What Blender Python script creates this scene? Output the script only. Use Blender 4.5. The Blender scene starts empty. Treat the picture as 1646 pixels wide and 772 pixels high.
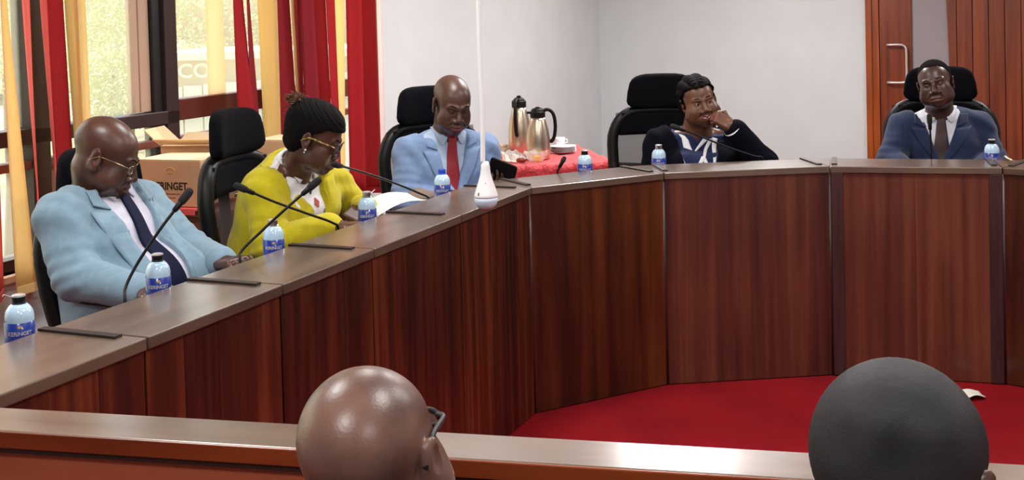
import bpy, bmesh, math, random
import numpy as np
from mathutils import Matrix, Vector
random.seed(7); np.random.seed(7)
SC = bpy.context.scene; COL = SC.collection
PI = math.pi

# ------------------------------------------------------------------ camera
F_PX, PITCH, ROLL, CY, CAM_H = 1900.0, 0.031, -0.026, 80.467, 1.585
def cam_basis():
    cp, sp = math.cos(PITCH), math.sin(PITCH)
    Fv = np.array([0, cp, -sp]); U = np.array([0, sp, cp]); R = np.array([1, 0, 0.])
    cr, sr = math.cos(ROLL), math.sin(ROLL)
    return cr*R + sr*U, -sr*R + cr*U, Fv
RV, UV, FV = cam_basis()
cam = bpy.data.cameras.new('camera'); camo = bpy.data.objects.new('camera', cam); COL.objects.link(camo)
m = Matrix.Identity(4)
for i in range(3):
    m[i][0] = RV[i]; m[i][1] = UV[i]; m[i][2] = -FV[i]
m[2][3] = CAM_H
camo.matrix_world = m
cam.sensor_width = 36; cam.lens = 36*F_PX/1646; cam.shift_y = -(386-CY)/1646; cam.clip_start = .05; cam.clip_end = 400
SC.camera = camo
def ray(px, py):
    return FV + RV*(px-823)/F_PX + UV*(CY-py)/F_PX
def at(px, py, Y):
    'world point at depth Y (metres in front of the camera)'
    r = ray(px, py); return np.array([0, 0, CAM_H]) + r*Y/r[1]
def atz(px, py, z):
    r = ray(px, py); return np.array([0, 0, CAM_H]) + r*(z-CAM_H)/r[2]

# ------------------------------------------------------------------ world, sun, lamps, exposure
w = bpy.data.worlds.new('world'); SC.world = w; w.use_nodes = True
nt = w.node_tree; nt.nodes.clear()
wo = nt.nodes.new('ShaderNodeOutputWorld'); bg = nt.nodes.new('ShaderNodeBackground')
sky = nt.nodes.new('ShaderNodeTexSky'); sky.sky_type = 'NISHITA'; sky.sun_disc = False
sky.sun_elevation = math.radians(48); sky.sun_rotation = math.radians(-60); sky.air_density = 1.6; sky.dust_density = 3.0
bg.inputs[1].default_value = 0.3
nt.links.new(sky.outputs[0], bg.inputs[0]); nt.links.new(bg.outputs[0], wo.inputs[0])
sl = bpy.data.lights.new('sun', 'SUN'); sl.energy = 4.2; sl.angle = .02; sl.color = (1, .95, .85)
so = bpy.data.objects.new('sun', sl); COL.objects.link(so); so.location = (-6, 3, 8)
so.rotation_euler = Vector((.45, -.35, -1)).to_track_quat('-Z', 'Y').to_euler()
SC.view_settings.view_transform = 'Standard'; SC.view_settings.look = 'None'
SC.view_settings.gamma = 1; SC.view_settings.use_curve_mapping = False
SC.view_settings.exposure = 0.0
LAMP_W = 30
SC.cycles.max_bounces = 8; SC.cycles.transparent_max_bounces = 16
SC.cycles.caustics_reflective = False; SC.cycles.caustics_refractive = False

# ------------------------------------------------------------------ colours and materials
def lin(r, g=None, b=None):
    if g is None: r, g, b = r
    return tuple(((c/255)/12.92 if c/255 <= .04045 else ((c/255+.055)/1.055)**2.4) for c in (r, g, b)) + (1,)
MATS = {}
def setin(b, **kw):
    for k, v in kw.items():
        k = {'rough': 'Roughness', 'metal': 'Metallic', 'coat': 'Coat Weight', 'coatr': 'Coat Roughness', 'spec': 'Specular IOR Level',
             'sheen': 'Sheen Weight', 'trans': 'Transmission Weight', 'ior': 'IOR', 'alpha': 'Alpha', 'sss': 'Subsurface Weight'}[k]
        b.inputs[k].default_value = v
def mat(name, rgb, noise=0.0, nscale=8, bump=0.0, bscale=60, stretch=(1, 1, 1), rgb2=None, coord='Object', **kw):
    if name in MATS: return MATS[name]
    m = bpy.data.materials.new(name); m.use_nodes = True; t = m.node_tree; b = t.nodes['Principled BSDF']
    b.inputs['Base Color'].default_value = lin(rgb); setin(b, **kw)
    tc = t.nodes.new('ShaderNodeTexCoord'); mp = t.nodes.new('ShaderNodeMapping'); mp.inputs['Scale'].default_value = stretch
    t.links.new(tc.outputs[coord], mp.inputs[0])
    if noise or rgb2:
        n = t.nodes.new('ShaderNodeTexNoise'); n.inputs['Scale'].default_value = nscale; n.inputs['Detail'].default_value = 5
        t.links.new(mp.outputs[0], n.inputs['Vector'])
        r = t.nodes.new('ShaderNodeValToRGB'); r.color_ramp.elements[0].position = .35; r.color_ramp.elements[1].position = .68
        c2 = rgb2 or tuple(min(255, c*(1+noise)) for c in rgb); c1 = rgb if rgb2 else tuple(c*(1-noise) for c in rgb)
        r.color_ramp.elements[0].color = lin(c1); r.color_ramp.elements[1].color = lin(c2)
        t.links.new(n.outputs['Fac'], r.inputs[0]); t.links.new(r.outputs[0], b.inputs['Base Color'])
    if bump:
        n2 = t.nodes.new('ShaderNodeTexNoise'); n2.inputs['Scale'].default_value = bscale; n2.inputs['Detail'].default_value = 3
        t.links.new(mp.outputs[0], n2.inputs['Vector'])
        bp = t.nodes.new('ShaderNodeBump'); bp.inputs['Strength'].default_value = bump; bp.inputs['Distance'].default_value = .01
        t.links.new(n2.outputs['Fac'], bp.inputs['Height']); t.links.new(bp.outputs[0], b.inputs['Normal'])
    MATS[name] = m; return m
def wood(name, dark, mid, light, grain=30, stretch=(1, 1, .05), blotch=1.2, rough=.35, coat=.3, **kw):
    'vertical-grain veneer: fine streaks, wider plank tone, soft blotches'
    if name in MATS: return MATS[name]
    m = bpy.data.materials.new(name); m.use_nodes = True; t = m.node_tree; b = t.nodes['Principled BSDF']; L = t.links.new
    tc = t.nodes.new('ShaderNodeTexCoord'); mp = t.nodes.new('ShaderNodeMapping'); mp.inputs['Scale'].default_value = stretch
    oi = t.nodes.new('ShaderNodeObjectInfo'); ad = t.nodes.new('ShaderNodeVectorMath'); ad.operation = 'ADD'
    sc = t.nodes.new('ShaderNodeVectorMath'); sc.operation = 'SCALE'; sc.inputs[0].default_value = (13, 7, 5)
    L(oi.outputs['Random'], sc.inputs['Scale']); L(tc.outputs['Object'], ad.inputs[0]); L(sc.outputs[0], ad.inputs[1]); L(ad.outputs[0], mp.inputs[0])
    n1 = t.nodes.new('ShaderNodeTexNoise'); n1.inputs['Scale'].default_value = grain; n1.inputs['Detail'].default_value = 6; n1.inputs['Distortion'].default_value = .3
    n2 = t.nodes.new('ShaderNodeTexNoise'); n2.inputs['Scale'].default_value = grain*.22; n2.inputs['Detail'].default_value = 2
    n3 = t.nodes.new('ShaderNodeTexNoise'); n3.inputs['Scale'].default_value = blotch; n3.inputs['Detail'].default_value = 2
    L(mp.outputs[0], n1.inputs['Vector']); L(mp.outputs[0], n2.inputs['Vector']); L(ad.outputs[0], n3.inputs['Vector'])
    a1 = t.nodes.new('ShaderNodeMath'); a1.operation = 'MULTIPLY_ADD'; a1.inputs[1].default_value = .45
    a2 = t.nodes.new('ShaderNodeMath'); a2.operation = 'MULTIPLY_ADD'; a2.inputs[1].default_value = .35
    a3 = t.nodes.new('ShaderNodeMath'); a3.operation = 'MULTIPLY'; a3.inputs[1].default_value = .22
    L(n3.outputs['Fac'], a3.inputs[0]); L(n2.outputs['Fac'], a2.inputs[0]); L(a3.outputs[0], a2.inputs[2]); L(n1.outputs['Fac'], a1.inputs[0]); L(a2.outputs[0], a1.inputs[2])
    r = t.nodes.new('ShaderNodeValToRGB'); e = r.color_ramp.elements; e[0].position = .4; e[0].color = lin(dark); e[1].position = .64; e[1].color = lin(light)
    q = e.new(.52); q.color = lin(mid)
    L(a1.outputs[0], r.inputs[0]); L(r.outputs[0], b.inputs['Base Color']); setin(b, rough=rough, coat=coat, coatr=.18, **kw)
    MATS[name] = m; return m
def cloth_trans(name, rgb, amt=.5, rough=.8):
    'thin fabric that lets light through'
    if name in MATS: return MATS[name]
    m = bpy.data.materials.new(name); m.use_nodes = True; t = m.node_tree; b = t.nodes['Principled BSDF']
    b.inputs['Base Color'].default_value = lin(rgb); setin(b, rough=rough, spec=.2)
    tr = t.nodes.new('ShaderNodeBsdfTranslucent'); tr.inputs[0].default_value = lin(rgb)
    mx = t.nodes.new('ShaderNodeMixShader'); mx.inputs[0].default_value = amt; o = t.nodes['Material Output']
    wv = t.nodes.new('ShaderNodeTexWave'); wv.inputs['Scale'].default_value = 90; wv.bands_direction = 'X'
    tc = t.nodes.new('ShaderNodeTexCoord'); t.links.new(tc.outputs['Object'], wv.inputs['Vector'])
    bp = t.nodes.new('ShaderNodeBump'); bp.inputs['Strength'].default_value = .15; bp.inputs['Distance'].default_value = .002
    t.links.new(wv.outputs['Fac'], bp.inputs['Height']); t.links.new(bp.outputs[0], b.inputs['Normal'])
    t.links.new(b.outputs[0], mx.inputs[1]); t.links.new(tr.outputs[0], mx.inputs[2]); t.links.new(mx.outputs[0], o.inputs[0])
    MATS[name] = m; return m
def see_through(name, rgb, amt, rough=.3, tint=(255, 255, 255)):
    'film / mesh: part transparent, part solid'
    if name in MATS: return MATS[name]
    m = bpy.data.materials.new(name); m.use_nodes = True; t = m.node_tree; b = t.nodes['Principled BSDF']
    b.inputs['Base Color'].default_value = lin(rgb); setin(b, rough=rough)
    tr = t.nodes.new('ShaderNodeBsdfTransparent'); tr.inputs[0].default_value = lin(tint)
    mx = t.nodes.new('ShaderNodeMixShader'); mx.inputs[0].default_value = amt
    t.links.new(b.outputs[0], mx.inputs[1]); t.links.new(tr.outputs[0], mx.inputs[2]); t.links.new(mx.outputs[0], t.nodes['Material Output'].inputs[0])
    MATS[name] = m; return m
def emit(name, rgb, s):
    m = bpy.data.materials.new(name); m.use_nodes = True; b = m.node_tree.nodes['Principled BSDF']
    b.inputs['Base Color'].default_value = lin(rgb); b.inputs['Emission Color'].default_value = lin(rgb); b.inputs['Emission Strength'].default_value = s
    return m

M_PANEL = wood('mahogany_panel', (38, 14, 7), (74, 30, 16), (116, 56, 30), grain=34, stretch=(1, 1, .035), rough=.36, coat=.25)
M_PANEL2 = wood('mahogany_panel_warm', (46, 19, 9), (78, 36, 17), (104, 54, 25), grain=22, stretch=(1, 1, .05), blotch=2.2, rough=.36, coat=.25)
M_PANEL3 = wood('mahogany_panel_red', (58, 25, 20), (88, 42, 33), (114, 62, 44), grain=26, stretch=(1, 1, .03), blotch=2.0, rough=.38, coat=.2)
M_LEDGE = wood('ledge_veneer', (78, 63, 52), (98, 81, 68), (116, 98, 84), grain=16, stretch=(.15, 1, 1), rough=.3, coat=.5)
M_EDGE = wood('ledge_edge', (96, 38, 14), (120, 52, 20), (146, 70, 28), grain=16, stretch=(.1, 1, 1), rough=.35)
M_INNER = wood('inner_panel', (120, 56, 34), (140, 70, 46), (158, 86, 58), grain=10, stretch=(.1, 1, 1), rough=.4)
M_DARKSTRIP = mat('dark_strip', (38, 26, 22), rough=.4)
M_GREY = mat('corner_post', (60, 36, 36), noise=.15, nscale=6, stretch=(8, 8, .5), rough=.4)
M_WALL = mat('white_paint', (211, 221, 222), noise=.012, nscale=3, bump=.05, bscale=120, rough=.7)
M_WALLG = mat('grey_paint', (172, 166, 168), noise=.01, nscale=3, rough=.7)
M_CEIL = mat('ceiling_paint', (235, 235, 232), rough=.8)
M_CARPET = mat('red_carpet', (138, 20, 30), noise=.06, nscale=3, bump=.5, bscale=600, rough=.95, spec=.1)
M_ALU = mat('dark_frame', (58, 46, 44), rough=.4, metal=.2)
M_ALUR = mat('red_reflection_frame', (92, 40, 32), rough=.4)  # red-brown paints a reflection onto the right transom
M_TAN = mat('backlit_sash', (190, 160, 138), rough=.5)  # backlight on the sash is painted in as this light tan
M_BLACK = mat('black_plastic', (12, 12, 14), rough=.45, spec=.25)
M_FAB = mat('black_fabric', (11, 11, 17), bump=.2, bscale=900, rough=.95, spec=.1)
M_CHROME = mat('chrome', (200, 200, 200), metal=1, rough=.18)
M_MESH = see_through('chair_mesh', (58, 44, 44), .38, rough=.8)
def hazed_glass():  # white translucent share mixed in to imitate outdoor glare and haze
    m = bpy.data.materials.new('window_glass'); m.use_nodes = True; t = m.node_tree; t.nodes.clear(); N = t.nodes.new; L = t.links.new
    o = N('ShaderNodeOutputMaterial'); tp = N('ShaderNodeBsdfTransparent'); tl = N('ShaderNodeBsdfTranslucent'); gl = N('ShaderNodeBsdfGlossy'); gl.inputs['Roughness'].default_value = .04
    tl.inputs[0].default_value = lin(255, 250, 232); a = N('ShaderNodeMixShader'); a.inputs[0].default_value = .12; b = N('ShaderNodeMixShader'); b.inputs[0].default_value = .04
    L(tp.outputs[0], a.inputs[1]); L(tl.outputs[0], a.inputs[2]); L(a.outputs[0], b.inputs[1]); L(gl.outputs[0], b.inputs[2]); L(b.outputs[0], o.inputs[0]); return m
M_GLASS = hazed_glass()
M_WHITE = mat('white_paper', (240, 236, 224), rough=.7)
M_PLASW = mat('white_plastic', (248, 249, 252), rough=.3)

# ------------------------------------------------------------------ mesh builder
class MB:
    def __init__(s): s.v = []; s.f = []; s.mi = []
    def add(s, vs, fs, mi=0):
        o = len(s.v); s.v += [tuple(map(float, v)) for v in vs]; s.f += [tuple(i+o for i in f) for f in fs]; s.mi += [mi]*len(fs); return s
    def box(s, x0, x1, y0, y1, z0, z1, M=None, mi=0):
        vs = [(x, y, z) for z in (z0, z1) for y in (y0, y1) for x in (x0, x1)]
        if M is not None: vs = [tuple(M @ Vector(v)) for v in vs]
        return s.add(vs, [(0, 2, 3, 1), (4, 5, 7, 6), (0, 1, 5, 4), (2, 6, 7, 3), (1, 3, 7, 5), (0, 4, 6, 2)], mi)
    def prism(s, poly, z0, z1, mi=0):
        n = len(poly); vs = [(p[0], p[1], z0) for p in poly]+[(p[0], p[1], z1) for p in poly]
        return s.add(vs, [tuple(range(n))[::-1], tuple(range(n, 2*n))]+[(i, (i+1) % n, n+(i+1) % n, n+i) for i in range(n)], mi)
    def loft(s, rings, cap=True, closed=True, mi=0):
        n = len(rings[0]); o = [v for r in rings for v in r]; fs = []
        for j in range(len(rings)-1):
            for i in range(n if closed else n-1):
                a = j*n+i; b = j*n+(i+1) % n; fs.append((a, b, b+n, a+n))
        if cap: fs.append(tuple(range(n))[::-1]); fs.append(tuple(range((len(rings)-1)*n, len(rings)*n)))
        return s.add(o, fs, mi)
    def lathe(s, prof, seg=20, c=(0, 0, 0), mi=0, cap=True):
        return s.loft([[(c[0]+r*math.cos(2*PI*i/seg), c[1]+r*math.sin(2*PI*i/seg), c[2]+z) for i in range(seg)] for r, z in prof], cap, True, mi)
    def tube(s, pts, r, seg=8, mi=0, closed=False):
        pts = [Vector(p) for p in pts]; n = len(pts); rs = r if isinstance(r, (list, tuple)) else [r]*n; rings = []
        up = None
        for i, p in enumerate(pts):
            if closed: t = (pts[(i+1) % n]-pts[i-1]).normalized()
            else: t = (pts[min(i+1, n-1)]-pts[max(i-1, 0)]).normalized()
            if up is None: up = Vector((0, 0, 1)) if abs(t.z) < .9 else Vector((1, 0, 0))
            a = t.cross(up).normalized(); b = a.cross(t).normalized(); up = b
            rings.append([tuple(p+a*rs[i]*math.cos(2*PI*k/seg)+b*rs[i]*math.sin(2*PI*k/seg)) for k in range(seg)])
        if closed: rings.append(rings[0]); return s.loft(rings, False, True, mi)
        return s.loft(rings, True, True, mi)
    def ball(s, c, r, seg=16, M=None, mi=0):
        rr = r if isinstance(r, (tuple, list)) else (r, r, r); rings = []
        for j in range(1, seg//2):
            a = PI*j/(seg//2); rings.append([(rr[0]*math.sin(a)*math.cos(2*PI*i/seg), rr[1]*math.sin(a)*math.sin(2*PI*i/seg), -rr[2]*math.cos(a)) for i in range(seg)])
        rings = [[tuple((M @ Vector(v) if M is not None else Vector(v))+Vector(c)) for v in rg] for rg in rings]
        return s.loft(rings, True, True, mi)
    def build(s, name, mats, parent=None, smooth=False, bevel=0, sub=0, loc=None, rz=0):
        me = bpy.data.meshes.new(name); me.from_pydata(s.v, [], s.f)
        if not isinstance(mats, (list, tuple)): mats = [mats]
        for m in mats: me.materials.append(m)
        if any(s.mi): me.polygons.foreach_set('material_index', s.mi)
        if smooth: me.polygons.foreach_set('use_smooth', [True]*len(me.polygons))
        me.update(); o = bpy.data.objects.new(name, me); COL.objects.link(o)
        if parent is not None: o.parent = parent
        if loc is not None: o.location = loc
        o.rotation_euler.z = rz
        if bevel:
            b = o.modifiers.new('bevel', 'BEVEL'); b.width = bevel; b.segments = 2; b.limit_method = 'ANGLE'
        if sub:
            b = o.modifiers.new('sub', 'SUBSURF'); b.levels = sub; b.render_levels = sub
        return o
def smooth_path(pts, n=8):
    pts = [np.array(p, float) for p in pts]; P = [pts[0]]+pts+[pts[-1]]; out = []
    for i in range(1, len(P)-2):
        for k in range(n):
            t = k/n; a, b, c, d = P[i-1], P[i], P[i+1], P[i+2]
            out.append(.5*((2*b)+(-a+c)*t+(2*a-5*b+4*c-d)*t*t+(-a+3*b-3*c+d)*t**3))
    out.append(pts[-1]); return [tuple(p) for p in out]
def tag(o, label=None, cat=None, group=None, kind=None):
    if label: o['label'] = label
    if cat: o['category'] = cat
    if group: o['group'] = group
    if kind: o['kind'] = kind
    return o
def thing(name, label, cat, loc=(0, 0, 0), rz=0, group=None, kind=None):
    o = bpy.data.objects.new(name, None); COL.objects.link(o); o.location = loc; o.rotation_euler.z = rz; o.empty_display_size = .1
    return tag(o, label, cat, group, kind)
def copy_tree(o, parent=None):
    c = o.copy(); COL.objects.link(c); c.parent = parent
    for ch in list(o.children): copy_tree(ch, c)
    return c
def text_mb(txt, size, thick=.001, ext=None):
    cu = bpy.data.curves.new('txt', 'FONT'); cu.body = txt; cu.size = size; cu.align_x = 'CENTER'; cu.align_y = 'CENTER'; cu.extrude = thick; cu.resolution_u = 3
    if ext: cu.offset = ext
    to = bpy.data.objects.new('txt', cu); COL.objects.link(to); dg = bpy.context.evaluated_depsgraph_get()
    me = bpy.data.meshes.new_from_object(to.evaluated_get(dg)); b = MB()
    b.add([tuple(v.co) for v in me.vertices], [tuple(p.vertices) for p in me.polygons])
    bpy.data.objects.remove(to); bpy.data.curves.remove(cu); bpy.data.meshes.remove(me); return b
def xf(mb, M):
    mb.v = [tuple(M @ Vector(v)) for v in mb.v]; return mb
def frame(o, ax, ay, az):
    M = Matrix.Identity(4)
    for i in range(3): M[i][0] = ax[i]; M[i][1] = ay[i]; M[i][2] = az[i]; M[i][3] = o[i]
    return M
# ------------------------------------------------------------------ room shell
A0 = .4; DV = np.array([math.sin(A0), math.cos(A0)]); NV = np.array([-DV[1], DV[0]]); O0 = np.array([.059, 4.62])
def run_pt(t, n): p = O0+DV*t+NV*n; return float(p[0]), float(p[1])
WD = 2.0
wx, wy = run_pt(0, WD)
WM = frame((wx, wy, 0), (DV[0], DV[1], 0), (NV[0], NV[1], 0), (0, 0, 1))     # x along the window wall, y outward
WRZ = math.atan2(DV[1], DV[0])
TC = 6.812; CH = 2.75
W0, W1, SILL, HEAD = -3.6, 2.40, .58, 2.35
cx_, cy_ = run_pt(TC, WD)
BM_RZ = math.atan2(-NV[1], -NV[0])                      # back wall: x to the right
T_NEAR = -7.2; BU = 7.0
def lw(name, x0, x1, y0, y1, z0, z1, m, **k):
    return tag(MB().box(x0, x1, y0, y1, z0, z1).build(name, m, loc=(wx, wy, 0), rz=WRZ), kind='structure', **k)
wall = MB(); wall.box(T_NEAR, TC, 0, .22, -.02, SILL).box(T_NEAR, TC, 0, .22, HEAD, CH).box(T_NEAR, W0, 0, .22, SILL, HEAD).box(W1, TC, 0, .22, SILL, HEAD)
tag(wall.build('wall_left', M_WALL, loc=(wx, wy, 0), rz=WRZ), kind='structure')
tag(MB().box(-.22, BU, 0, .2, -.02, CH).build('wall_back', M_WALL, loc=(cx_, cy_, 0), rz=BM_RZ), kind='structure')
floor_poly = [(T_NEAR, -BU), (TC, -BU), (TC, 0), (T_NEAR, 0)]
tag(MB().prism(floor_poly, -.05, 0).build('floor', M_CARPET, loc=(wx, wy, 0), rz=WRZ), kind='structure')
tag(MB().prism(floor_poly, CH, CH+.1).build('ceiling', M_CEIL, loc=(wx, wy, 0), rz=WRZ), kind='structure')
tag(MB().box(T_NEAR, TC, -BU-.2, -BU, -.02, CH).build('wall_right', M_WALL, loc=(wx, wy, 0), rz=WRZ), kind='structure')
tag(MB().box(T_NEAR-.2, T_NEAR, -BU-.2, .22, -.02, CH).build('wall_front', M_WALL, loc=(wx, wy, 0), rz=WRZ), kind='structure')
lw('baseboard_left', T_NEAR, TC, -.015, 0, 0, .09, M_ALU)
tag(MB().box(.0, 2.53, -.015, 0, 0, .09).build('baseboard_back', M_ALU, loc=(cx_, cy_, 0), rz=BM_RZ), kind='structure')

# window band in the left wall
win = thing('window_1', None, None, (wx, wy, 0), WRZ, kind='structure')
for x in (W0+.02, -2.0, -.47, .385, 1.30, W1-.03):
    wd = .045 if x == .385 else (.05 if x == -.47 else .035)
    MB().box(x-wd, x+wd, .03, .13, SILL, HEAD).build('mullion', M_ALU, win, bevel=.004)
MB().box(.275, .33, .05, .12, SILL, HEAD).build('mullion', mat('black_track', (28, 26, 28), rough=.4), win, bevel=.003)
MB().box(W0, .43, .03, .13, 1.09, 1.155).build('transom', M_ALU, win, bevel=.004)
MB().box(.43, W1, .03, .13, 1.10, 1.205).build('transom', M_ALUR, win, bevel=.004)
MB().box(W0, W1, .04, .12, .985, 1.02).build('transom', mat('brown_bar', (120, 70, 54), rough=.5), win, bevel=.003)
MB().box(W0, W1, .03, .13, SILL, .63).build('frame_bottom', M_ALU, win, bevel=.004)
MB().box(W0, W1, .03, .13, HEAD-.06, HEAD).build('frame_top', M_ALU, win, bevel=.004)
MB().box(W0, W1, -.03, .04, SILL-.03, SILL).build('sill_board', M_TAN, win, bevel=.004)
for x0, x1 in ((.16, .19), (.20, .27)): MB().box(x0, x1, .07, .11, 1.16, HEAD-.06).build('sash_stile', M_TAN, win)
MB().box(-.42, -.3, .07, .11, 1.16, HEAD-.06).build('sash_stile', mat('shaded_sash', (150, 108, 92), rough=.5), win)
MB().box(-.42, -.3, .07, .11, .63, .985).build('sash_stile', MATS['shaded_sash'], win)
MB().box(.72, .86, .07, .078, 1.205, HEAD-.06).build('sash_screen', cloth_trans('pale_sheer', (255, 238, 208), .65), win)
for x0, x1 in ((W0+.05, -2.03), (-1.97, -.52), (-.42, .34), (.43, 1.27), (1.33, W1-.06)):
    for z0, z1 in ((.63, .985), (1.02, 1.09), (1.16, HEAD-.06)):
        MB().box(x0, x1, .085, .091, z0, z1).build('pane', M_GLASS, win)

# vertical blinds: fabric slats hung from a rail, each with its own twist
YEL, RED, DRED, PNK, CRM = (cloth_trans('yellow_slat', (250, 228, 168), .5), cloth_trans('red_slat', (186, 46, 52), .4), cloth_trans('dark_red_slat', (150, 40, 52), .3),
                            cloth_trans('pink_slat', (232, 120, 116), .5), cloth_trans('cream_slat', (235, 205, 165), .6))
BD = 1.88
def on_blind(px, py):
    r = ray(px, py); o = O0; t = (o@NV+BD)/(r[:2]@NV); P = np.array([0, 0, CAM_H])+r*t
    return float((P[:2]-O0)@DV), float(P[2]), float(P[1])
blind = thing('vertical_blind', 'vertical blind of red and yellow fabric slats hanging in front of the left windows', 'blind', (*run_pt(0, BD), 0), WRZ)
def slat(xt0, xt1, xb0, xb1, yb, m, zb=.52, sgn=1, dy=0.):
    'edges in the picture at the top of the frame and lower down give each slat its place, width and twist'
    t0, z0, Y0 = on_blind((xt0+xt1)/2, 2); t1, z1, Y1 = on_blind((xb0+xb1)/2, yb)
    def ang(wpx, Y):
        c = min(.99, wpx*Y/F_PX/.105); return math.acos(c)
    # direction perpendicular to the view, in blind coordinates
    def perp(px):
        v = np.array([(px-823)/F_PX, 1.]); v /= np.linalg.norm(v); p = np.array([v[1], -v[0]]); return math.atan2(p@NV, p@DV)
    a0 = perp((xt0+xt1)/2)+sgn*ang(xt1-xt0, Y0); a1 = perp((xb0+xb1)/2)+sgn*ang(xb1-xb0, Y1)
    mb = MB(); rows = []; ztop = HEAD+.02
    n = 14
    for j in range(n+1):
        z = ztop+(zb-ztop)*j/n
        k = max(0., min(1.35, (z0-z)/(z0-z1))); a = a0+(a1-a0)*k; c = t0+(t1-t0)*k
        rows.append([(c+math.cos(a)*s*.0525-math.sin(a)*.006*(1-(s*s)), dy+math.sin(a)*s*.0525+math.cos(a)*.006*(1-s*s), z) for s in (-1, -.5, 0, .5, 1)])
    mb.loft(rows, False, False)
    o = mb.build('slat', m, blind, smooth=True)
    so_ = o.modifiers.new('t', 'SOLIDIFY'); so_.thickness = .0012; so_.offset = 0
    # weight pocket at the hem
    a = a0+(a1-a0)*max(0., min(1.35, (z0-zb)/(z0-z1))); c = t0+(t1-t0)*max(0., min(1.35, (z0-zb)/(z0-z1)))
    Mh = Matrix.Translation((c, dy, zb)) @ Matrix.Rotation(a, 4, 'Z')
    MB().box(-.05, .05, -.003, .003, 0, .035, Mh).build('hem_weight', m, o)
    return (c, zb)
ends = []
SL = [(-60, -20, -35, -8, 455, YEL, 1), (-14, -8, 3, 9, 450, PNK, 1), (1, 10, 27, 57, 455, YEL, 1), (39, 51, 57, 60, 235, PNK, -1), (64, 75, 84, 87, 235, PNK, -1), (75, 104, 92, 118, 225, RED, 1),
      (104, 124, 119, 134, 215, YEL, -1), (124, 140, 133, 150, 215, YEL, 1), (375, 390, 383, 409, 190, RED, 1), (400, 404, 407, 420, 195, DRED, 1),
      (414, 445, 424, 451, 205, YEL, -1), (445, 468, 451, 478, 155, DRED, 1), (467, 472, 476, 481, 155, CRM, 1), (471, 486, 480, 491, 155, DRED, -1),
      (483, 504, 489, 513, 155, DRED, 1), (502, 526, 511, 534, 155, RED, -1), (524, 538, 532, 544, 155, RED, 1), (537, 556, 547, 558, 300, YEL, 1),
      (556, 581, 563, 589, 320, RED, 1), (580, 606, 591, 617, 320, RED, -1), (605, 613, 615, 622, 320, cloth_trans('white_slat', (245, 232, 226), .4), 1)]
for i, (a, b, c, d, y, m, s) in enumerate(SL):
    ends.append(slat(a, b, c, d, y, m, zb=.52 if i < 9 else .50, sgn=s, dy=(i % 2)*.012))
def chain(a, b, sag=.02):
    pts = [(a[0]+(b[0]-a[0])*k/8, 0.004, a[1]+.02+(b[1]-a[1])*k/8-sag*math.sin(PI*k/8)) for k in range(9)]
    MB().tube(pts, .003, 5).build('bead_chain', M_PLASW, blind)
for a, b in zip(ends[:-1], ends[1:]):
    if abs(b[0]-a[0]) < .4: chain(a, b)
MB().box(W0+.05, W1+.02, -.025, .025, HEAD+.02, HEAD+.06).build('head_rail', M_PLASW, blind)

# back wall at the right: door, grey infill, timber boards
M_ORW = wood('orange_timber', (120, 52, 14), (150, 72, 22), (176, 94, 36), grain=26, stretch=(1, 1, .05), rough=.35)
M_DRW = wood('door_timber', (92, 38, 16), (118, 52, 22), (140, 68, 30), grain=26, stretch=(1, 1, .05), rough=.35)
M_SLW = wood('board_timber', (100, 44, 20), (128, 60, 28), (150, 76, 38), grain=26, stretch=(1, 1, .05), rough=.4)
bl = dict(loc=(cx_, cy_, 0), rz=BM_RZ)
tag(MB().box(2.535, 2.59, -.06, 0, 0, CH).box(2.59, 2.65, -.045, 0, 0, CH).build('trim_1', M_ORW, bevel=.004, **bl), kind='structure')
door = thing('door_1', None, None, (cx_, cy_, 0), BM_RZ, kind='structure')
MB().box(2.655, 2.93, -.035, -.002, .01, 2.1).build('door_leaf', M_DRW, door, bevel=.003)
MB().box(2.655, 2.93, -.035, -.002, 2.12, CH).build('over_panel', M_DRW, door, bevel=.003)
hz = [at(1440, 72, 10.55)[2], at(1440, 132, 10.6)[2]]
MB().tube(smooth_path([(2.73, -.036, hz[0]), (2.73, -.075, hz[0]), (2.84, -.08, hz[0]), (2.875, -.08, hz[0]-.02), (2.885, -.08, hz[0]-.06), (2.885, -.08, (hz[0]+hz[1])/2), (2.885, -.08, hz[1]+.05), (2.875, -.08, hz[1]+.01), (2.84, -.08, hz[1]), (2.73, -.075, hz[1]), (2.73, -.036, hz[1])], 4), .011, 8).build('door_handle', mat('brushed_steel', (215, 212, 205), metal=.6, rough=.3), door, smooth=True)
tag(MB().box(2.93, 3.4, -.012, 0, 0, CH).build('trim_2', mat('grey_panel', (150, 148, 150), rough=.6), **bl), kind='structure')
pan = thing('board_wall_panel', 'tall timber wall panel of vertical boards with curved left edge beside the door', 'wall panel', (cx_, cy_, 0), BM_RZ)
def edge_u(z): return 3.16+.085*math.sin(max(0, min(1, (CH-z)/CH))*PI*.62)
u = 3.15; k = 0
while u < BU-.05:
    u2 = u+(.13 if k else .155)
    if k == 0:
        zs = [CH*i/14 for i in range(15)]; poly = [(edge_u(z), z) for z in zs]+[(u2-.004, CH), (u2-.004, 0)]
        mb = MB(); n = len(poly); mb.add([(p[0], -.05, p[1]) for p in poly]+[(p[0], -.012, p[1]) for p in poly], [tuple(range(n)), tuple(range(2*n-1, n-1, -1))]+[(i, n+i, n+(i+1) % n, (i+1) % n) for i in range(n)])
        mb.build('board', M_SLW, pan)
    else: MB().box(u+.002, u2-.004, -.05, -.012, 0, CH).build('board', M_SLW, pan, bevel=.003)
    u = u2; k += 1
MB().box(3.27, BU-.05, -.012, -.002, 0, CH).build('backing', M_DRW, pan)

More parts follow.
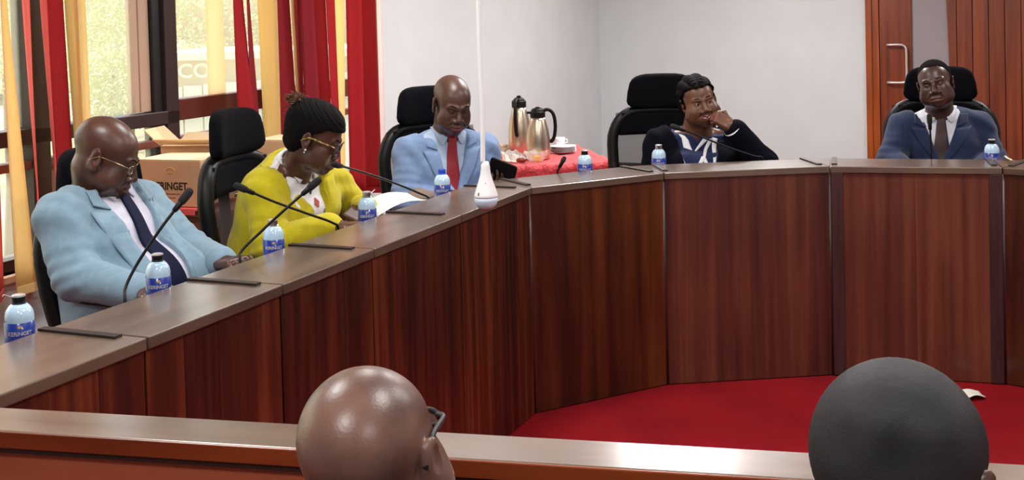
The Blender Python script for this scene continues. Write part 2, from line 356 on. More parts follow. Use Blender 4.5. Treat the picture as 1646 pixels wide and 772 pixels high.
# ceiling lamps: flat panels
CLN = ['above the man in pale blue suit', 'above the open carpet, right side', 'above the bald man holding the tablet', 'above the right inner corner of the desk', 'behind the woman in black cardigan, near the tea table', 'above and behind the navy suit man', 'nearest to the back wall with the door', 'behind the camera on the window side', 'behind the camera on the right side']
for i, (px_, py_) in enumerate([(-1.2, 2.6), (1.0, 2.0), (-.2, 4.6), (1.9, 3.9), (.9, 6.8), (3.5, 6.3), (1.9, 8.9), (-.6, .3), (1.5, -.4)]):
    o = thing('ceiling_light', 'square flush ceiling light panel '+CLN[i], 'ceiling light', (px_, py_, CH), WRZ, 'ceiling light panels')
    MB().box(-.31, .31, -.31, .31, -.03, 0).build('frame', M_PLASW, o)
    MB().box(-.28, .28, -.28, .28, -.034, -.03).build('diffuser', MATS.setdefault("diffuser", MATS.get("diffuser") or emit("diffuser", (255, 250, 242), 4)), o)
    ld = bpy.data.lights.new('panel', 'AREA'); ld.shape = 'SQUARE'; ld.size = .55; ld.energy = LAMP_W*(2.2 if py_ > 6 else 1.0); ld.color = (1, .985, .96)
    lo = bpy.data.objects.new('panel_lamp', ld); COL.objects.link(lo); lo.parent = o; lo.location = (0, 0, -.04)

# ------------------------------------------------------------------ outside
gz = -3.0
go = tag(MB().box(-140, -.3, -60, 90, gz-.1, gz).build('ground', mat('outside_ground', (196, 190, 150), noise=.15, nscale=.3, rough=1)), kind='structure')
go.rotation_euler.z = 0; go.location = (wx-1.6, 0, 0)
hill = MB(); N = 24
gx = [-120+i*4.2 for i in range(N)]; gy = [-30+i*7 for i in range(N)]
for j in range(N-1):
    for i in range(N-1):
        pass
vs = []
for j in range(N):
    for i in range(N):
        X = -30-i*4; Y = -20+j*8
        vs.append((X, Y, gz+.0+max(0, (i-1))*.55+1.5*math.sin(i*.9+j*.7)*.5))
fs = [(j*N+i, j*N+i+1, (j+1)*N+i+1, (j+1)*N+i) for j in range(N-1) for i in range(N-1)]
hill.add(vs, fs)
tag(hill.build('hillside', mat('hill_green', (176, 184, 120), rgb2=(206, 204, 150), nscale=.5, rough=1), smooth=True), kind='structure')
M_LEAF = mat('haze_pale_leaf', (190, 196, 130), rgb2=(226, 224, 172), nscale=2.5, rough=.9)  # bright outdoor haze is put into the leaf colour as a pale tint
def tree(i, loc, h, r, label):
    o = thing('tree', label, 'tree', loc)
    MB().tube([(0, 0, 0), (.1, 0, h*.3), (0, .1, h*.6)], [.16, .12, .07], 7).build('trunk', mat('bark', (120, 100, 74), rough=1), o)
    rr = random.Random(i); mb = MB()
    for k in range(2600):
        a = rr.random()*2*PI; e = rr.uniform(-1, 1); q = (rr.random()**.33)*r; c = Vector((q*math.cos(a)*math.sqrt(1-e*e), q*math.sin(a)*math.sqrt(1-e*e), h*.68+q*e*.8))
        d1 = Vector((rr.uniform(-1, 1), rr.uniform(-1, 1), rr.uniform(-1, 1))).normalized(); d2 = d1.orthogonal().normalized(); s = rr.uniform(.035, .06)*(.4+r*.45)
        mb.add([c-d1*s, c+d2*s*.5, c+d1*s, c-d2*s*.5], [(0, 1, 2, 3)])
    tag(mb.build('foliage', M_LEAF, o), kind='stuff')
TR = [(5, 20, 1.2, 6.4), (95, 26, 1.7, 6.4), (176, 25, 1.35, 6.0), (60, 36, 3.0, 7.5), (205, 42, 3.6, 8.0), (340, 46, 4.4, 8.6), (120, 50, 4.6, 9.5), (190, 13, .6, 5.7)]
TL = ['leafy tree outside, nearest to the far left window edge', 'round leafy tree outside behind the red slat left of the bald head', 'small rounded tree outside, middle of the pane above the bald man',
      'hazy tree further out at the far left of the windows', 'pale tall tree outside left of the thick window mullion', 'hazy tree rising above the far building with white lettering',
      'most distant tall tree outside, above the man in pale blue suit', 'low round bush just outside the middle pane']
for i, ((px, Y, r, h), l) in enumerate(zip(TR, TL)):
    p = at(px, 100, Y); tree(i, (p[0], p[1], gz), h, r, l)
# pale building with white lettering
YB = 30; bl_ = at(258, 130, YB); bo = thing('building', 'pale low building outside with white lettering below a white roof band', 'building', (bl_[0], bl_[1], gz), 0)
zt = at(300, 84, YB)[2]-gz; zb_ = at(300, 97, YB)[2]-gz
M_BW = mat('pale_render', (206, 186, 150), rough=.9); M_BWH = mat('white_render', (246, 244, 236), rough=.8)
BWX = at(600, 130, YB)[0]-bl_[0]
MB().box(0, BWX, 0, 5, 0, zb_).build('wall', M_BW, bo); MB().box(-.1, BWX+.1, -.25, 5.2, zb_, zt).build('roof_band', M_BWH, bo, bevel=.02)
zs_ = at(300, 140, YB)[2]-gz; x_ = .1
while x_ < BWX-.5: MB().box(x_, x_+.46, -.08, -.005, 0, zs_+.06*(x_)).build('shutter', M_BWH, bo); x_ += .5
tb = text_mb('SCO', .50, .02, .012); lx = at(306, 115, YB); xf(tb, Matrix.Translation((lx[0]-bl_[0]-.02, -.03, lx[2]-gz)) @ Matrix.Rotation(PI/2, 4, 'X') @ Matrix.Scale(1.1, 4, (1, 0, 0))); tb.build('lettering', M_BWH, bo)
bp2 = at(229, 160, 22)
b2 = thing('building', 'small white shed outside just left of the thick window mullion', 'building', (bp2[0], bp2[1], gz), 0)
zz = at(232, 90, 22)[2]-gz; MB().box(0, .2, 0, .25, 0, zz).build('wall', M_BWH, b2); MB().box(-.03, .23, -.03, .28, zz, zz+.08).build('roof', M_BW, b2)

# ------------------------------------------------------------------ the horseshoe desk
LH, LT, LW = .90, .028, .27
V_A, V_B, V_C, V_D = (.059, 4.62), (.622, 4.935), (1.338, 5.007), (1.998, 4.827)
V_E = (V_D[0]+.645*math.cos(math.radians(39)), V_D[1]-.645*math.sin(math.radians(39)))
V_F = (V_E[0]+3.0*math.cos(math.radians(77)), V_E[1]-3.0*math.sin(math.radians(77)))
def desk_unit(p, q, label, pm, npan=1, strip0=False, strip1=True, posts=False, workd=.52, lm=None, group=None, nsub=1):
    L = math.dist(p, q); rz = math.atan2(q[1]-p[1], q[0]-p[0])
    o = thing('desk_section', label, 'desk', (p[0], p[1], 0), rz, group)
    g = .003
    w = (L-2*g)/npan
    for k in range(npan): MB().box(g+k*w+.0004, g+(k+1)*w-.0004, .006+.0006*(k % 2), .026, .004, LH-LT).build('front_panel', pm if not isinstance(pm, list) else pm[k % len(pm)], o, bevel=.0006)
    MB().box(g, L-g, .027, .045, .004, .74).build('backing_board', M_INNER, o)
    MB().box(g, L-g, -.004, LW, LH-LT, LH).build('ledge', M_LEDGE, o, bevel=.003)
    if strip0: MB().box(g+.004, .03, .05, LW, LH, LH+.006).build('joint_strip', M_DARKSTRIP, o)
    if strip1: MB().box(L-.036, L-g-.01, .055, LW+.004, LH, LH+.006).build('joint_strip', M_DARKSTRIP, o)
    MB().box(g, L-g, .045, workd, .75, .775).build('work_surface', M_LEDGE, o, bevel=.003)
    for x in (g, L-g-.03): MB().box(x, x+.03, .05, .12, .004, .749).build('leg', M_INNER, o)
    for x in (g+.01, L-g-.03): MB().box(x, x+.02, .028, LW-.02, .776, LH-LT).build('ledge_support', M_INNER, o)
    if posts:
        for x in (g, L-g-.05): MB().box(x, x+.05, -.002, .0055, .004, LH-LT).build('corner_post', M_GREY, o, bevel=.002)
    return o
ts = [-2.66, -2.24, -1.72, -1.243, -.637, 0]
lab = ['nearest desk section at the left frame edge with one water bottle', 'desk section in front of the man in pale blue suit', 'desk section with the blue folder beside the woman in yellow',
       'desk section in front of the woman in yellow where her hand rests', 'last section of the left desk run, with the white sheet and bottle']
for k in range(5):
    a, b = run_pt(ts[k], 0), run_pt(ts[k+1], 0)
    desk_unit(a, b, lab[k], M_PANEL, npan=[3, 4, 3, 3, 5][k], strip1=True)
desk_unit(V_A, V_B, 'angled desk section in front of the tea table', M_PANEL2, posts=False, strip0=True)
desk_unit(V_B, V_C, 'straight desk section in front of the woman in black cardigan', M_PANEL3, posts=False, strip0=True)
desk_unit(V_C, V_D, 'desk section with grey corner posts in front of the man in navy suit', [M_PANEL3, M_PANEL3], npan=2, posts=True, strip0=True)
desk_unit(V_D, V_E, 'angled desk section cut by the right frame edge', M_PANEL2, strip0=True)
desk_unit(V_E, V_F, 'long desk section returning towards the camera beyond the right frame edge', M_PANEL, npan=8)
def wedge(v, a, b, label):
    o = thing('desk_corner', label, 'desk corner', (v[0], v[1], 0), 0, None)
    def off(ang, r): return (r*math.cos(ang+PI/2), r*math.sin(ang+PI/2))
    na = 3
    for nm, r, z0, z1, st in (('ledge_filler', LW, LH-LT, LH-.001, .0), ('work_filler', .52, .75, .774, .05)):
        arc = [off(a+(b-a)*i/na, r) for i in range(na+1)]
        c0 = off((a+b)/2, max(st, .008)); MB().prism([c0]+arc if a < b else [c0]+arc[::-1][::1], z0, z1).build(nm, M_LEDGE, o)
    cp = off((a+b)/2, .016); MB().lathe([(.013, .004), (.013, LH-LT)], 8, c=(cp[0], cp[1], 0)).build('corner_post', M_GREY, o, smooth=True)
    c = off((a+b)/2, .35); MB().box(c[0]-.02, c[0]+.02, c[1]-.02, c[1]+.02, 0, .75).build('leg', M_INNER, o)
angs = [WRZ]+[math.atan2(q[1]-p[1], q[0]-p[0]) for p, q in ((V_A, V_B), (V_B, V_C), (V_C, V_D), (V_D, V_E), (V_E, V_F))]
for v, a, b, l in zip((V_A, V_B, V_C, V_D, V_E), angs[:-1], angs[1:], ('wedge corner piece of desk beside the man holding the tablet', 'wedge corner piece of desk left of the woman in cardigan',
                     'wedge corner piece of desk between the cardigan woman and the navy suit man', 'wedge corner piece of desk right of the navy suit man', 'wedge corner piece of desk outside the right frame edge')):
    wedge(v, a, b, l)
# near desk, seen from behind
P0, P1 = np.array([-1.5, 2.237]), np.array([1.9, 1.459]); Ln = float(np.linalg.norm(P1-P0)); rzn = math.atan2(*(P1-P0)[::-1])
# local y towards the camera is negative
nd = thing('near_desk', 'long near desk across the bottom with pale ledge and orange edge', 'desk', (P0[0], P0[1], 0), rzn)
MB().box(0, Ln, -.108, 0, .875, .90).build('ledge', M_LEDGE, nd, bevel=.003)
MB().box(0, Ln, -.114, -.1085, .872, .9).build('edge_band', M_EDGE, nd, bevel=.002)
MB().box(0, Ln, -.10, -.07, .01, .874).build('inner_panel', M_INNER, nd)
MB().box(0, Ln, -.03, -.01, .01, .874).build('front_panel', M_PANEL, nd)
MB().box(0, Ln, -.30, -.102, .695, .72).build('work_surface', M_INNER, nd, bevel=.003)
for x in (.05, Ln/2, Ln-.08): MB().box(x, x+.03, -.28, -.11, .01, .694).build('side_panel', M_INNER, nd)
MB().box(0, Ln, -.1085, -.1005, .862, .8715).build('shade_strip', M_DARKSTRIP, nd)  # dark strip added as painted shade below the ledge edge
# ------------------------------------------------------------------ things on and around the desk
def on_line(px, p, q, n, py=300):
    p = np.array(p); q = np.array(q); d = (q-p)/np.linalg.norm(q-p); nn = np.array([-d[1], d[0]]); r = ray(px, py)
    t = (p@nn+n)/(r[:2]@nn); return r[0]*t, r[1]*t
LR = (run_pt(-3, 0), run_pt(0, 0))
M_WATER = mat('bottle_water', (176, 214, 240), rough=.06, spec=.9, coat=1.0)
M_PET = see_through('clear_bottle', (225, 240, 250), .72, rough=.04)
M_LBL = mat('blue_label', (18, 48, 140), rough=.3, coat=.6)
M_NAVYL = mat('navy_label', (34, 50, 110), rough=.3, coat=.6)
def bottle(loc, label, cap, rot=0., lblm=None, chrome=False):
    o = thing('water_bottle', label, 'bottle', loc, rot, 'water bottles along the desk')
    prof = [(.0, 0), (.028, 0), (.0315, .006), (.0315, .05), (.030, .055), (.0315, .06), (.0315, .150), (.0318, .160), (.0295, .172), (.0235, .182), (.016, .188), (.0125, .190), (.0125, .198)]
    MB().lathe([(max(r-.0012, .0001), z+.001) for r, z in prof[:-2]]+[(.0105, .1845)], 22).build('water', M_WATER, o, smooth=True)
    MB().lathe(prof, 22).build('body', M_PET, o, smooth=True)
    lb = MB().lathe([(.0318, .062), (.0324, .0625), (.0324, .149), (.0318, .1495)], 28, cap=False).build('label', lblm or M_LBL, o, smooth=True)
    t = text_mb('KERINGET', .0125, .0002, .0003); mb = MB()
    mb.v = [(.0327*math.sin(v[0]*.95/.0327), -.0327*math.cos(v[0]*.95/.0327), .126+v[1]) for v in t.v]; mb.f = t.f; mb.mi = t.mi
    mb.build('lettering', M_WHITE, lb)
    MB().ball((0, -.0326, .141), (.005, .0006, .004), 8).build('emblem', mat('gold_emblem', (206, 176, 96), rough=.4), lb)
    cm = {'black': M_BLACK, 'blue': mat('blue_cap', (20, 70, 190), rough=.35), 'silver': M_CHROME}[cap]
    MB().lathe([(.0135, .187), (.0155, .188), (.0155, .191), (.0145, .192), (.0145, .204), (.0135, .207), (.0, .2075)][::1], 20, cap=False).build('cap', cm, o, smooth=False)
    if cap != 'blue': MB().lathe([(.0142, .2035), (.0148, .2045), (.0146, .2075), (.012, .2085), (0, .209)], 20, cap=False).build('cap_top', mat('pale_cap_top', (205, 205, 210), metal=.5, rough=.25), o)
    return o
BL = [(23, LR, 'nearest water bottle, at the left frame edge', 'black'), (249, LR, 'water bottle with blue label in front of the man in pale blue suit', 'black'),
      (437, LR, 'water bottle by the blue folder, left of the woman in yellow', 'silver'), (589, LR, 'water bottle beside the resting arm of the woman in yellow', 'silver'),
      (711, LR, 'water bottle with blue cap on the white sheet before the red tie man', 'blue'), (941, (V_A, V_B), 'water bottle in front of the red tablecloth, right of the flasks', 'black'),
      (1060, (V_B, V_C), 'water bottle in front of the chair of the woman in black cardigan', 'silver'), (1595, (V_C, V_D), 'water bottle at the right, in front of the navy suit man', 'black')]
for px, ln, l, cp in BL:
    x, y = on_line(px, *ln, LW+.042); bottle((x, y, .7755), l, cp, math.atan2(x, -y)*-1 + 0 if False else math.atan2(-x, y)*1.0)

# gooseneck microphones
M_MIC = mat('mic_foam', (22, 20, 22), bump=.5, bscale=500, rough=.9)
def mic(pts, Y0, Y1, label, hr=.0115, hl=.05):
    P = [at(px, py, Y0+(Y1-Y0)*i/(len(pts)-1)) for i, (px, py) in enumerate(pts)]
    b = P[0]; loc = (b[0], b[1], .7755); o = thing('gooseneck_microphone', label, 'microphone', loc, 0, 'gooseneck microphones')
    W = [(0, 0, .02)]+[tuple(p-np.array(loc)) for p in P]
    MB().lathe([(.035, 0), (.036, .004), (.034, .012), (.014, .018), (.010, .035), (.0, .035)], 20, cap=False).build('base', M_BLACK, o, smooth=False)
    path = smooth_path(W, 6); MB().tube(path, .0042, 8).build('neck', M_BLACK, o, smooth=True)
    e = Vector(path[-1]); d = (Vector(path[-1])-Vector(path[-3])).normalized()
    q = d.to_track_quat('Z', 'Y').to_matrix().to_4x4(); M = Matrix.Translation(e) @ q
    xf(MB().lathe([(.005, -.012), (.0075, -.008), (.0085, .012), (.008, .02)], 14), M).build('collar', M_BLACK, o, smooth=True)
    xf(MB().lathe([(.007, .012), (hr*.95, .02), (hr, .03), (hr, hl), (hr*.8, hl+.009), (hr*.3, hl+.0125), (.0005, hl+.013)], 16), M).build('windscreen', M_MIC, o, smooth=True)
def yl(px, ln=LR, n=LW+.035): return on_line(px, *ln, n)[1]
mic([(201, 485), (202, 462), (222, 422), (258, 368), (284, 334)], yl(201), yl(201)+.12, 'gooseneck microphone rising in front of the man in pale blue suit')
mic([(386, 421), (388, 404), (418, 374), (458, 337), (490, 309)], yl(386), yl(386)+.1, 'gooseneck microphone beside blue folder, pointing up to the yellow blazer')
mic([(544, 369), (534, 358), (498, 345), (445, 326), (404, 309)], yl(544), yl(544)-.14, 'gooseneck microphone lying low across the yellow blazer towards the left')
mic([(690, 322), (672, 310), (622, 290), (576, 275), (548, 267)], yl(690), 3.98, "gooseneck microphone reaching to the mouth of the woman in yellow")
mic([(1226, 256), (1212, 251), (1165, 235), (1120, 217), (1098, 209)], yl(1226, (V_B, V_C)), yl(1226, (V_B, V_C))-.02, 'gooseneck microphone slanting in front of the woman in black cardigan')
mic([(1497, 252), (1497, 240), (1496, 222), (1495, 205)], yl(1497, (V_C, V_D)), yl(1497, (V_C, V_D)), 'upright gooseneck microphone in front of the navy suit man')
mic([(896, 278), (898, 272), (901, 266)], yl(896, (V_A, V_B)), yl(896, (V_A, V_B)), 'low microphone with only its head above the ledge by the tea table', .0105, .03)

# papers and folder on the work surface
def sheet(name, pts, z, m, label, cat, thick=.002, curl=0.):
    c = np.mean([p for p in pts], axis=0); mb = MB(); n = 8; P = [np.array(p) for p in pts]
    def q(u, v): return P[0]*(1-u)*(1-v)+P[1]*u*(1-v)+P[2]*u*v+P[3]*(1-u)*v
    rows = []
    for j in range(n+1):
        rows.append([(*(q(i/n, j/n)-c), curl*(math.sin(i/n*PI*1.3)*.6+math.cos(j/n*5)*.25+.3)) for i in range(n+1)])
    mb.loft(rows, False, False); o = mb.build(name, m, smooth=True, loc=(c[0], c[1], z)); s = o.modifiers.new('t', 'SOLIDIFY'); s.thickness = thick
    return tag(o, label, cat)
def rp(t, n): return np.array(run_pt(t, n))
sheet('paper_sheet', [rp(-.70, .30), rp(-.20, .30), rp(-.02, .50), rp(-.46, .50)], .868, M_WHITE, 'large white sheet curling up on desk before the red tie man', 'paper', curl=.035)
sheet('document_folder', [rp(-1.62, .32), rp(-1.22, .32), rp(-1.24, .51), rp(-1.6, .51)], .79, mat('blue_folder', (28, 84, 200), rough=.4), 'blue folder on desk between the two nearest seated people', 'folder', .012)
sheet('paper_sheet', [rp(-1.56, .40), rp(-1.16, .38), rp(-1.2, .515), rp(-1.55, .515)], .812, M_WHITE, 'white papers lying on the blue folder', 'paper', .008)
sheet('paper_sheet', [rp(-1.78, .34), rp(-1.66, .34), rp(-1.62, .5), rp(-1.78, .5)], .80, M_WHITE, 'white paper under the wrist of the man in pale blue suit', 'paper', .004)
# grey document stand in front of the tablet man
fo = atz(760, 296, .9)
sheet('open_notebook', [rp(-.14, .33), rp(.02, .30), rp(.06, .46), rp(-.1, .50)], .86, mat('taupe_cover', (120, 104, 92), rough=.5), 'taupe open notebook behind the hanging bulb', 'notebook', .008, .03)
# scrap of paper on the carpet, slip at the right corner
pf = atz(1562, 640, .0)
sheet('paper_scrap', [pf[:2]+np.array(v) for v in ((-.03, -.05), (.045, -.03), (.05, .05), (-.04, .04))], .012, M_WHITE, 'small white paper scrap on the red carpet beyond the right foreground head', 'paper', .002, .012)
ps = atz(1617, 258, .905)
sheet('paper_slip', [ps[:2]+np.array(v) for v in ((-.012, -.08), (.0, -.08), (.035, .07), (.02, .07))], .912, mat('cream_slip', (214, 196, 160), rough=.6), 'narrow cream slip on the ledge corner at the right', 'paper', .003, .006)
# white glints under the near ledge, reflections built as small solid tubes
for i, (pts, l) in enumerate((([(428, 737), (432, 740), (436, 744)], 'left of two small white glints built as tubes under the near ledge'), ([(450, 737), (447, 743), (441, 747)], 'right of two small white glints built as tubes under the near ledge'))):
    Pw = [at(a, b, 1.98) for a, b in pts]; Pn = [p.copy() for p in Pw]
    dn = (P1-P0)/Ln; nrm = np.array([-dn[1], dn[0]])
    W = []
    for (a, b) in pts:
        r = ray(a, b); t = ((P0@nrm)-.104)/(r[:2]@nrm); W.append(np.array([0, 0, CAM_H])+r*t)
    c = W[0]; MB().tube([tuple(x-c) for x in W], [.003, .0022, .0016], 8).build('glint_tube', M_PLASW, smooth=True, loc=tuple(c))
    tag(bpy.context.scene.collection.objects[-1], l, 'cable')

# hanging bulb
bx = at(781, 300, 3.3); bt = at(776, 262, 3.3)
bulb = thing('hanging_bulb', 'white pear-shaped bulb hanging on a white cable in front of the desk', 'lamp', (bx[0], bx[1], at(782, 338, 3.3)[2]))
hb = bt[2]-bulb.location[2]
prof = [(.001, 0), (.012, .0015), (.022, .007), (.029, .016), (.0325, .027), (.033, .036)]
MB().lathe(prof, 28).build('diffuser', mat('bulb_diffuser', (206, 222, 244), rough=.35), bulb, smooth=True)
MB().lathe([(.033, .0362), (.0335, .042), (.0325, .046), (.0275, .062), (.0205, .082), (.0155, .100), (.013, .115), (.0125, hb-.008), (.0105, hb), (.007, hb+.004)], 28).build('housing', M_PLASW, bulb, smooth=True)
MB().box(-.022, -.019, -.027, -.024, .045, .053).build('rating_mark', mat('print_grey', (110, 110, 120), rough=.5), bulb)
MB().box(-.001, .001, -.0252, -.0238, .078, .081).build('indicator', MATS['print_grey'], bulb)
cp_ = [at(x, y, 3.3)-np.array(bulb.location) for x, y in ((776, 262), (776, 225), (775.5, 180), (773, 120), (770.5, 60), (769, 0))]
cp_.append(cp_[-1]+np.array([-.006, 0, .5])); cp_.append(np.array([cp_[-1][0]-.004, 0, CH-.01-bulb.location[2]]))
MB().tube(smooth_path(cp_, 6), .0070, 10).build('cable', M_PLASW, bulb, smooth=True)
MB().lathe([(.03, 0), (.03, .008), (.012, .02)], 16, c=(cp_[-1][0], 0, CH-.022-bulb.location[2])).build('ceiling_rose', M_PLASW, bulb)

# ------------------------------------------------------------------ cartons on a covered side table by the window
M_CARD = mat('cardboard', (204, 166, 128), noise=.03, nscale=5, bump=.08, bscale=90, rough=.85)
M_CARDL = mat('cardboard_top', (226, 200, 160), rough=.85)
M_CABW = wood('cabinet_wood', (70, 26, 10), (96, 38, 16), (120, 52, 24), grain=18, stretch=(1, 1, .06), rough=.4)
M_REDC = mat('red_cloth', (196, 40, 48), noise=.12, nscale=30, bump=.6, bscale=60, rough=.55, sheen=.3)
bR = .30
B0 = at(222, 312, 5.05); B1 = at(324, 318, 4.95)
bz = .80
ang = math.atan2(B1[1]-B0[1], B1[0]-B0[0])
tb_ = thing('side_table', 'dark wooden side cabinet under the cartons by the window', 'cabinet', (B0[0], B0[1], 0), ang)
MB().box(-.25, .42, .0, .42, .02, .76).build('body', M_CABW, tb_, bevel=.004)
MB().box(-.27, .44, -.02, .44, .76, .79).build('tabletop', M_CABW, tb_, bevel=.004)
for k in range(2): MB().box(-.23+k*.32, .08+k*.32, -.012, -.001, .05, .74).build('door', M_CABW, tb_, bevel=.003)
cl = MB().box(-.10, .30, -.032, .30, .792, .80).box(-.10, .30, -.036, -.03, .775, .80)
tag(cl.build('table_runner', mat('pink_cloth', (222, 92, 92), bump=.4, bscale=40, rough=.7), loc=(B0[0], B0[1], 0), rz=ang), 'pink red cloth spread over the side cabinet under the cartons', 'tablecloth')
def carton(loc, rz, w, d, h, label, open_=False, text=False):
    o = thing('carton', label, 'box', loc, rz)
    MB().box(0, w, 0, d, 0, h-.003).build('body', M_CARD, o, bevel=.004)
    if open_:
        for (ax, ay, bx_, by, sx, sy) in ((0, 0, w, 0, 0, -1), (0, d, w, d, 0, 1), (0, 0, 0, d, -1, 0), (w, 0, w, d, 1, 0)):
            k = .5; f = MB(); L = d*.48; up = .07 if sy == 0 else .03
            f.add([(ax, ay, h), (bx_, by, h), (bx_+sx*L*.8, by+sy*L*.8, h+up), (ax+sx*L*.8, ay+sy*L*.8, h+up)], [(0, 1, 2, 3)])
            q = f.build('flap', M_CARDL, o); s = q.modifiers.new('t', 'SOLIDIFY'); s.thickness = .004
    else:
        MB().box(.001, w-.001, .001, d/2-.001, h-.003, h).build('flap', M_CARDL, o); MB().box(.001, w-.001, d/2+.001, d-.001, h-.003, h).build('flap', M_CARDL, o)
    if text:
        for tx, sz, z, m_ in (('KERINGET', .045, h*.43, mat('print_black', (36, 22, 18), rough=.7)),):
            t = text_mb(tx, sz, .0004, .0012 if sz > .03 else .0003); xf(t, Matrix.Translation((w*.50, -.001, z)) @ Matrix.Rotation(PI/2, 4, 'X') @ Matrix.Scale(.86 if sz > .03 else 1, 4, (1, 0, 0))); t.build('lettering', m_ or MATS['print_brown'], o)
        fp = MB(); rr = random.Random(2)
        for zz, x0_, x1_ in ((h*.27, w*.34, w*.66), (h*.19, w*.42, w*.58)):
            x_ = x0_
            while x_ < x1_:
                b_ = rr.uniform(.003, .006); fp.box(x_, x_+b_, -.0008, -.0002, zz-.0035, zz+.0035-rr.random()*.002); x_ += b_+.002
        fp.build('fine_print', mat('print_brown', (120, 84, 60), rough=.7), o)
        arc = [(w*.53+.022*math.cos(a), -.0008, h*.73+.02*math.sin(a)) for a in np.linspace(.3, 2.9, 12)]
        MB().tube(arc, .0028, 6).ball((w*.53-.004, -.001, h*.72), (.013, .002, .008), 10).build('emblem', mat('gold_print', (206, 160, 96), rough=.6), o)
    return o
wB = math.dist(B0[:2], B1[:2])
carton((B0[0], B0[1], .802), ang, wB, .26, (318-242)*5.0/1900, 'closed carton with black lettering behind the man in pale blue suit', text=True)
c2 = at(300, 232, 5.35)
carton((c2[0]-.12, c2[1], .802), ang+.15, .34, .2, max(.1, c2[2]-.802), 'open carton with raised flaps behind the lettered carton', open_=True)
c3 = at(408, 232, 5.2)
cab2 = thing('side_table', 'low side cabinet behind the empty part of the mesh chair', 'cabinet', (c3[0]-.02, c3[1]-.02, 0), ang)
MB().box(0, .3, 0, .3, .02, .78).build('body', M_CABW, cab2, bevel=.004); MB().box(-.01, .31, -.01, .31, .78, .80).build('tabletop', M_CABW, cab2, bevel=.003)
carton((c3[0], c3[1], .802), ang, .26, .22, c3[2]-.802+.02, 'brown carton with pale top right of the mesh chair headrest', open_=False)

# ------------------------------------------------------------------ tea table
TO = np.array([-.38, 6.42]); trz = math.atan2(-.2, .98)*-1
trz = math.atan2(6.60-6.42, .52+.38)
tt = thing('tea_table', 'table with crumpled red cloth carrying flasks by the white wall', 'table', (TO[0], TO[1], 0), trz)
MB().box(0, .92, 0, .84, .71, .735).build('tabletop', M_CABW, tt, bevel=.003)
for x in (.05, .82):
    for y in (.05, .74): MB().box(x, x+.05, y, y+.05, .0, .709).build('leg', M_CABW, tt)
cm = MB(); nx, ny = 40, 34; x0, x1, y0, y1 = -.03, .95, -.03, .87
def cz(x, y):
    # top then hanging skirt
    return 0
top = []
for j in range(ny+1):
    row = []
    for i in range(nx+1):
        x = x0+(x1-x0)*i/nx; y = y0+(y1-y0)*j/ny
        row.append((x, y, .746+.003*math.sin(x*37+y*21)+.003*math.sin(x*71-y*43)))
    top.append(row)
cm.loft(top, False, False)
per = [(x0+(x1-x0)*i/nx, y0) for i in range(nx)]+[(x1, y0+(y1-y0)*j/ny) for j in range(ny)]+[(x1-(x1-x0)*i/nx, y1) for i in range(nx)]+[(x0, y1-(y1-y0)*j/ny) for j in range(ny)]
rings = []
for k in range(9):
    h = k/8; ring = []
    for i, (x, y) in enumerate(per):
        out = .018*h+.022*h*math.sin(i*.9)+.012*h*math.sin(i*2.3+k*.9)+.008*math.sin(k*2+i*1.7)*(h > 0)
        nxn = (x-(x0+x1)/2)/(x1-x0); nyn = (y-(y0+y1)/2)/(y1-y0); L = math.hypot(nxn, nyn)
        ring.append((x+nxn/L*out, y+nyn/L*out, .746-.30*h+(.003*math.sin(x*37+y*21)+.003*math.sin(x*71-y*43))*(1-h)))
    rings.append(ring)
cm.loft(rings, False, True)
tc_ = cm.build('tablecloth', M_REDC, smooth=True, loc=(TO[0], TO[1], 0), rz=trz); s = tc_.modifiers.new('t', 'SOLIDIFY'); s.thickness = .002
tag(tc_, 'crumpled red patterned cloth draped over the tea table', 'tablecloth')
M_STEEL = mat('brushed_flask', (205, 192, 172), metal=.9, rough=.28)
def flask(loc, label, rz, h=.29, r=.066, hs=1):
    o = thing('vacuum_flask', label, 'flask', loc, rz)
    MB().lathe([(r*.93, 0), (r, .006), (r*1.04, h*.22), (r*1.03, h*.45), (r*.92, h*.66), (r*.72, h*.84), (r*.62, h*.92)], 30).build('body', M_STEEL, o, smooth=True)
    MB().lathe([(r*.62, h*.915), (r*.66, h*.925), (r*.66, h*1.03), (r*.58, h*1.06)], 24).build('collar', M_BLACK, o)
    MB().ball((.0, 0, h*1.06), (r*.6, r*.5, .02), 14).box(r*.3, r*.95, -.014, .014, h*1.0, h*1.05).box(-.012, .012, -.01, .01, h*1.07, h*1.15).build('lid', M_BLACK, o, smooth=False, bevel=.003)
    pts = [(-r*.45, 0, h*1.06), (-r*.95, 0, h*1.08), (-r*1.35, 0, h*.98), (-r*1.5, 0, h*.75), (-r*1.4, 0, h*.5), (-r*1.15, 0, h*.38), (-r*1.02, 0, h*.42)]
    MB().tube(smooth_path(pts, 6), .0105, 10).build('handle', M_BLACK, o, smooth=True)
    return o
f1 = at(866, 252, 6.75); f2 = at(836, 240, 7.05)
flask((f1[0], f1[1], .748), 'steel flask in front, black handle pointing right, on red cloth', PI, .26)
flask((f2[0], f2[1], .748), 'steel flask standing behind and left, black handle towards the camera', PI*.42, .30)
pl = at(905, 244, 7.0); o = thing('plate_stack', 'stack of white plates right of the flasks', 'plates', (pl[0], pl[1], .7485))
for k in range(5): MB().lathe([(.0, .002), (.05, .001), (.075, .012), (.08, .013), (.05, .004), (.0, .005)], 26, c=(0, 0, k*.0075), cap=False).build('plate', M_PLASW, o, smooth=True)
o2 = thing('cup', 'white cup on top of the plate stack', 'cup', (pl[0]-.015, pl[1], .796))
MB().lathe([(.018, 0), (.026, .01), (.03, .045), (.028, .045), (.024, .012), (.0, .006)], 20, cap=False).build('bowl', M_PLASW, o2, smooth=True)
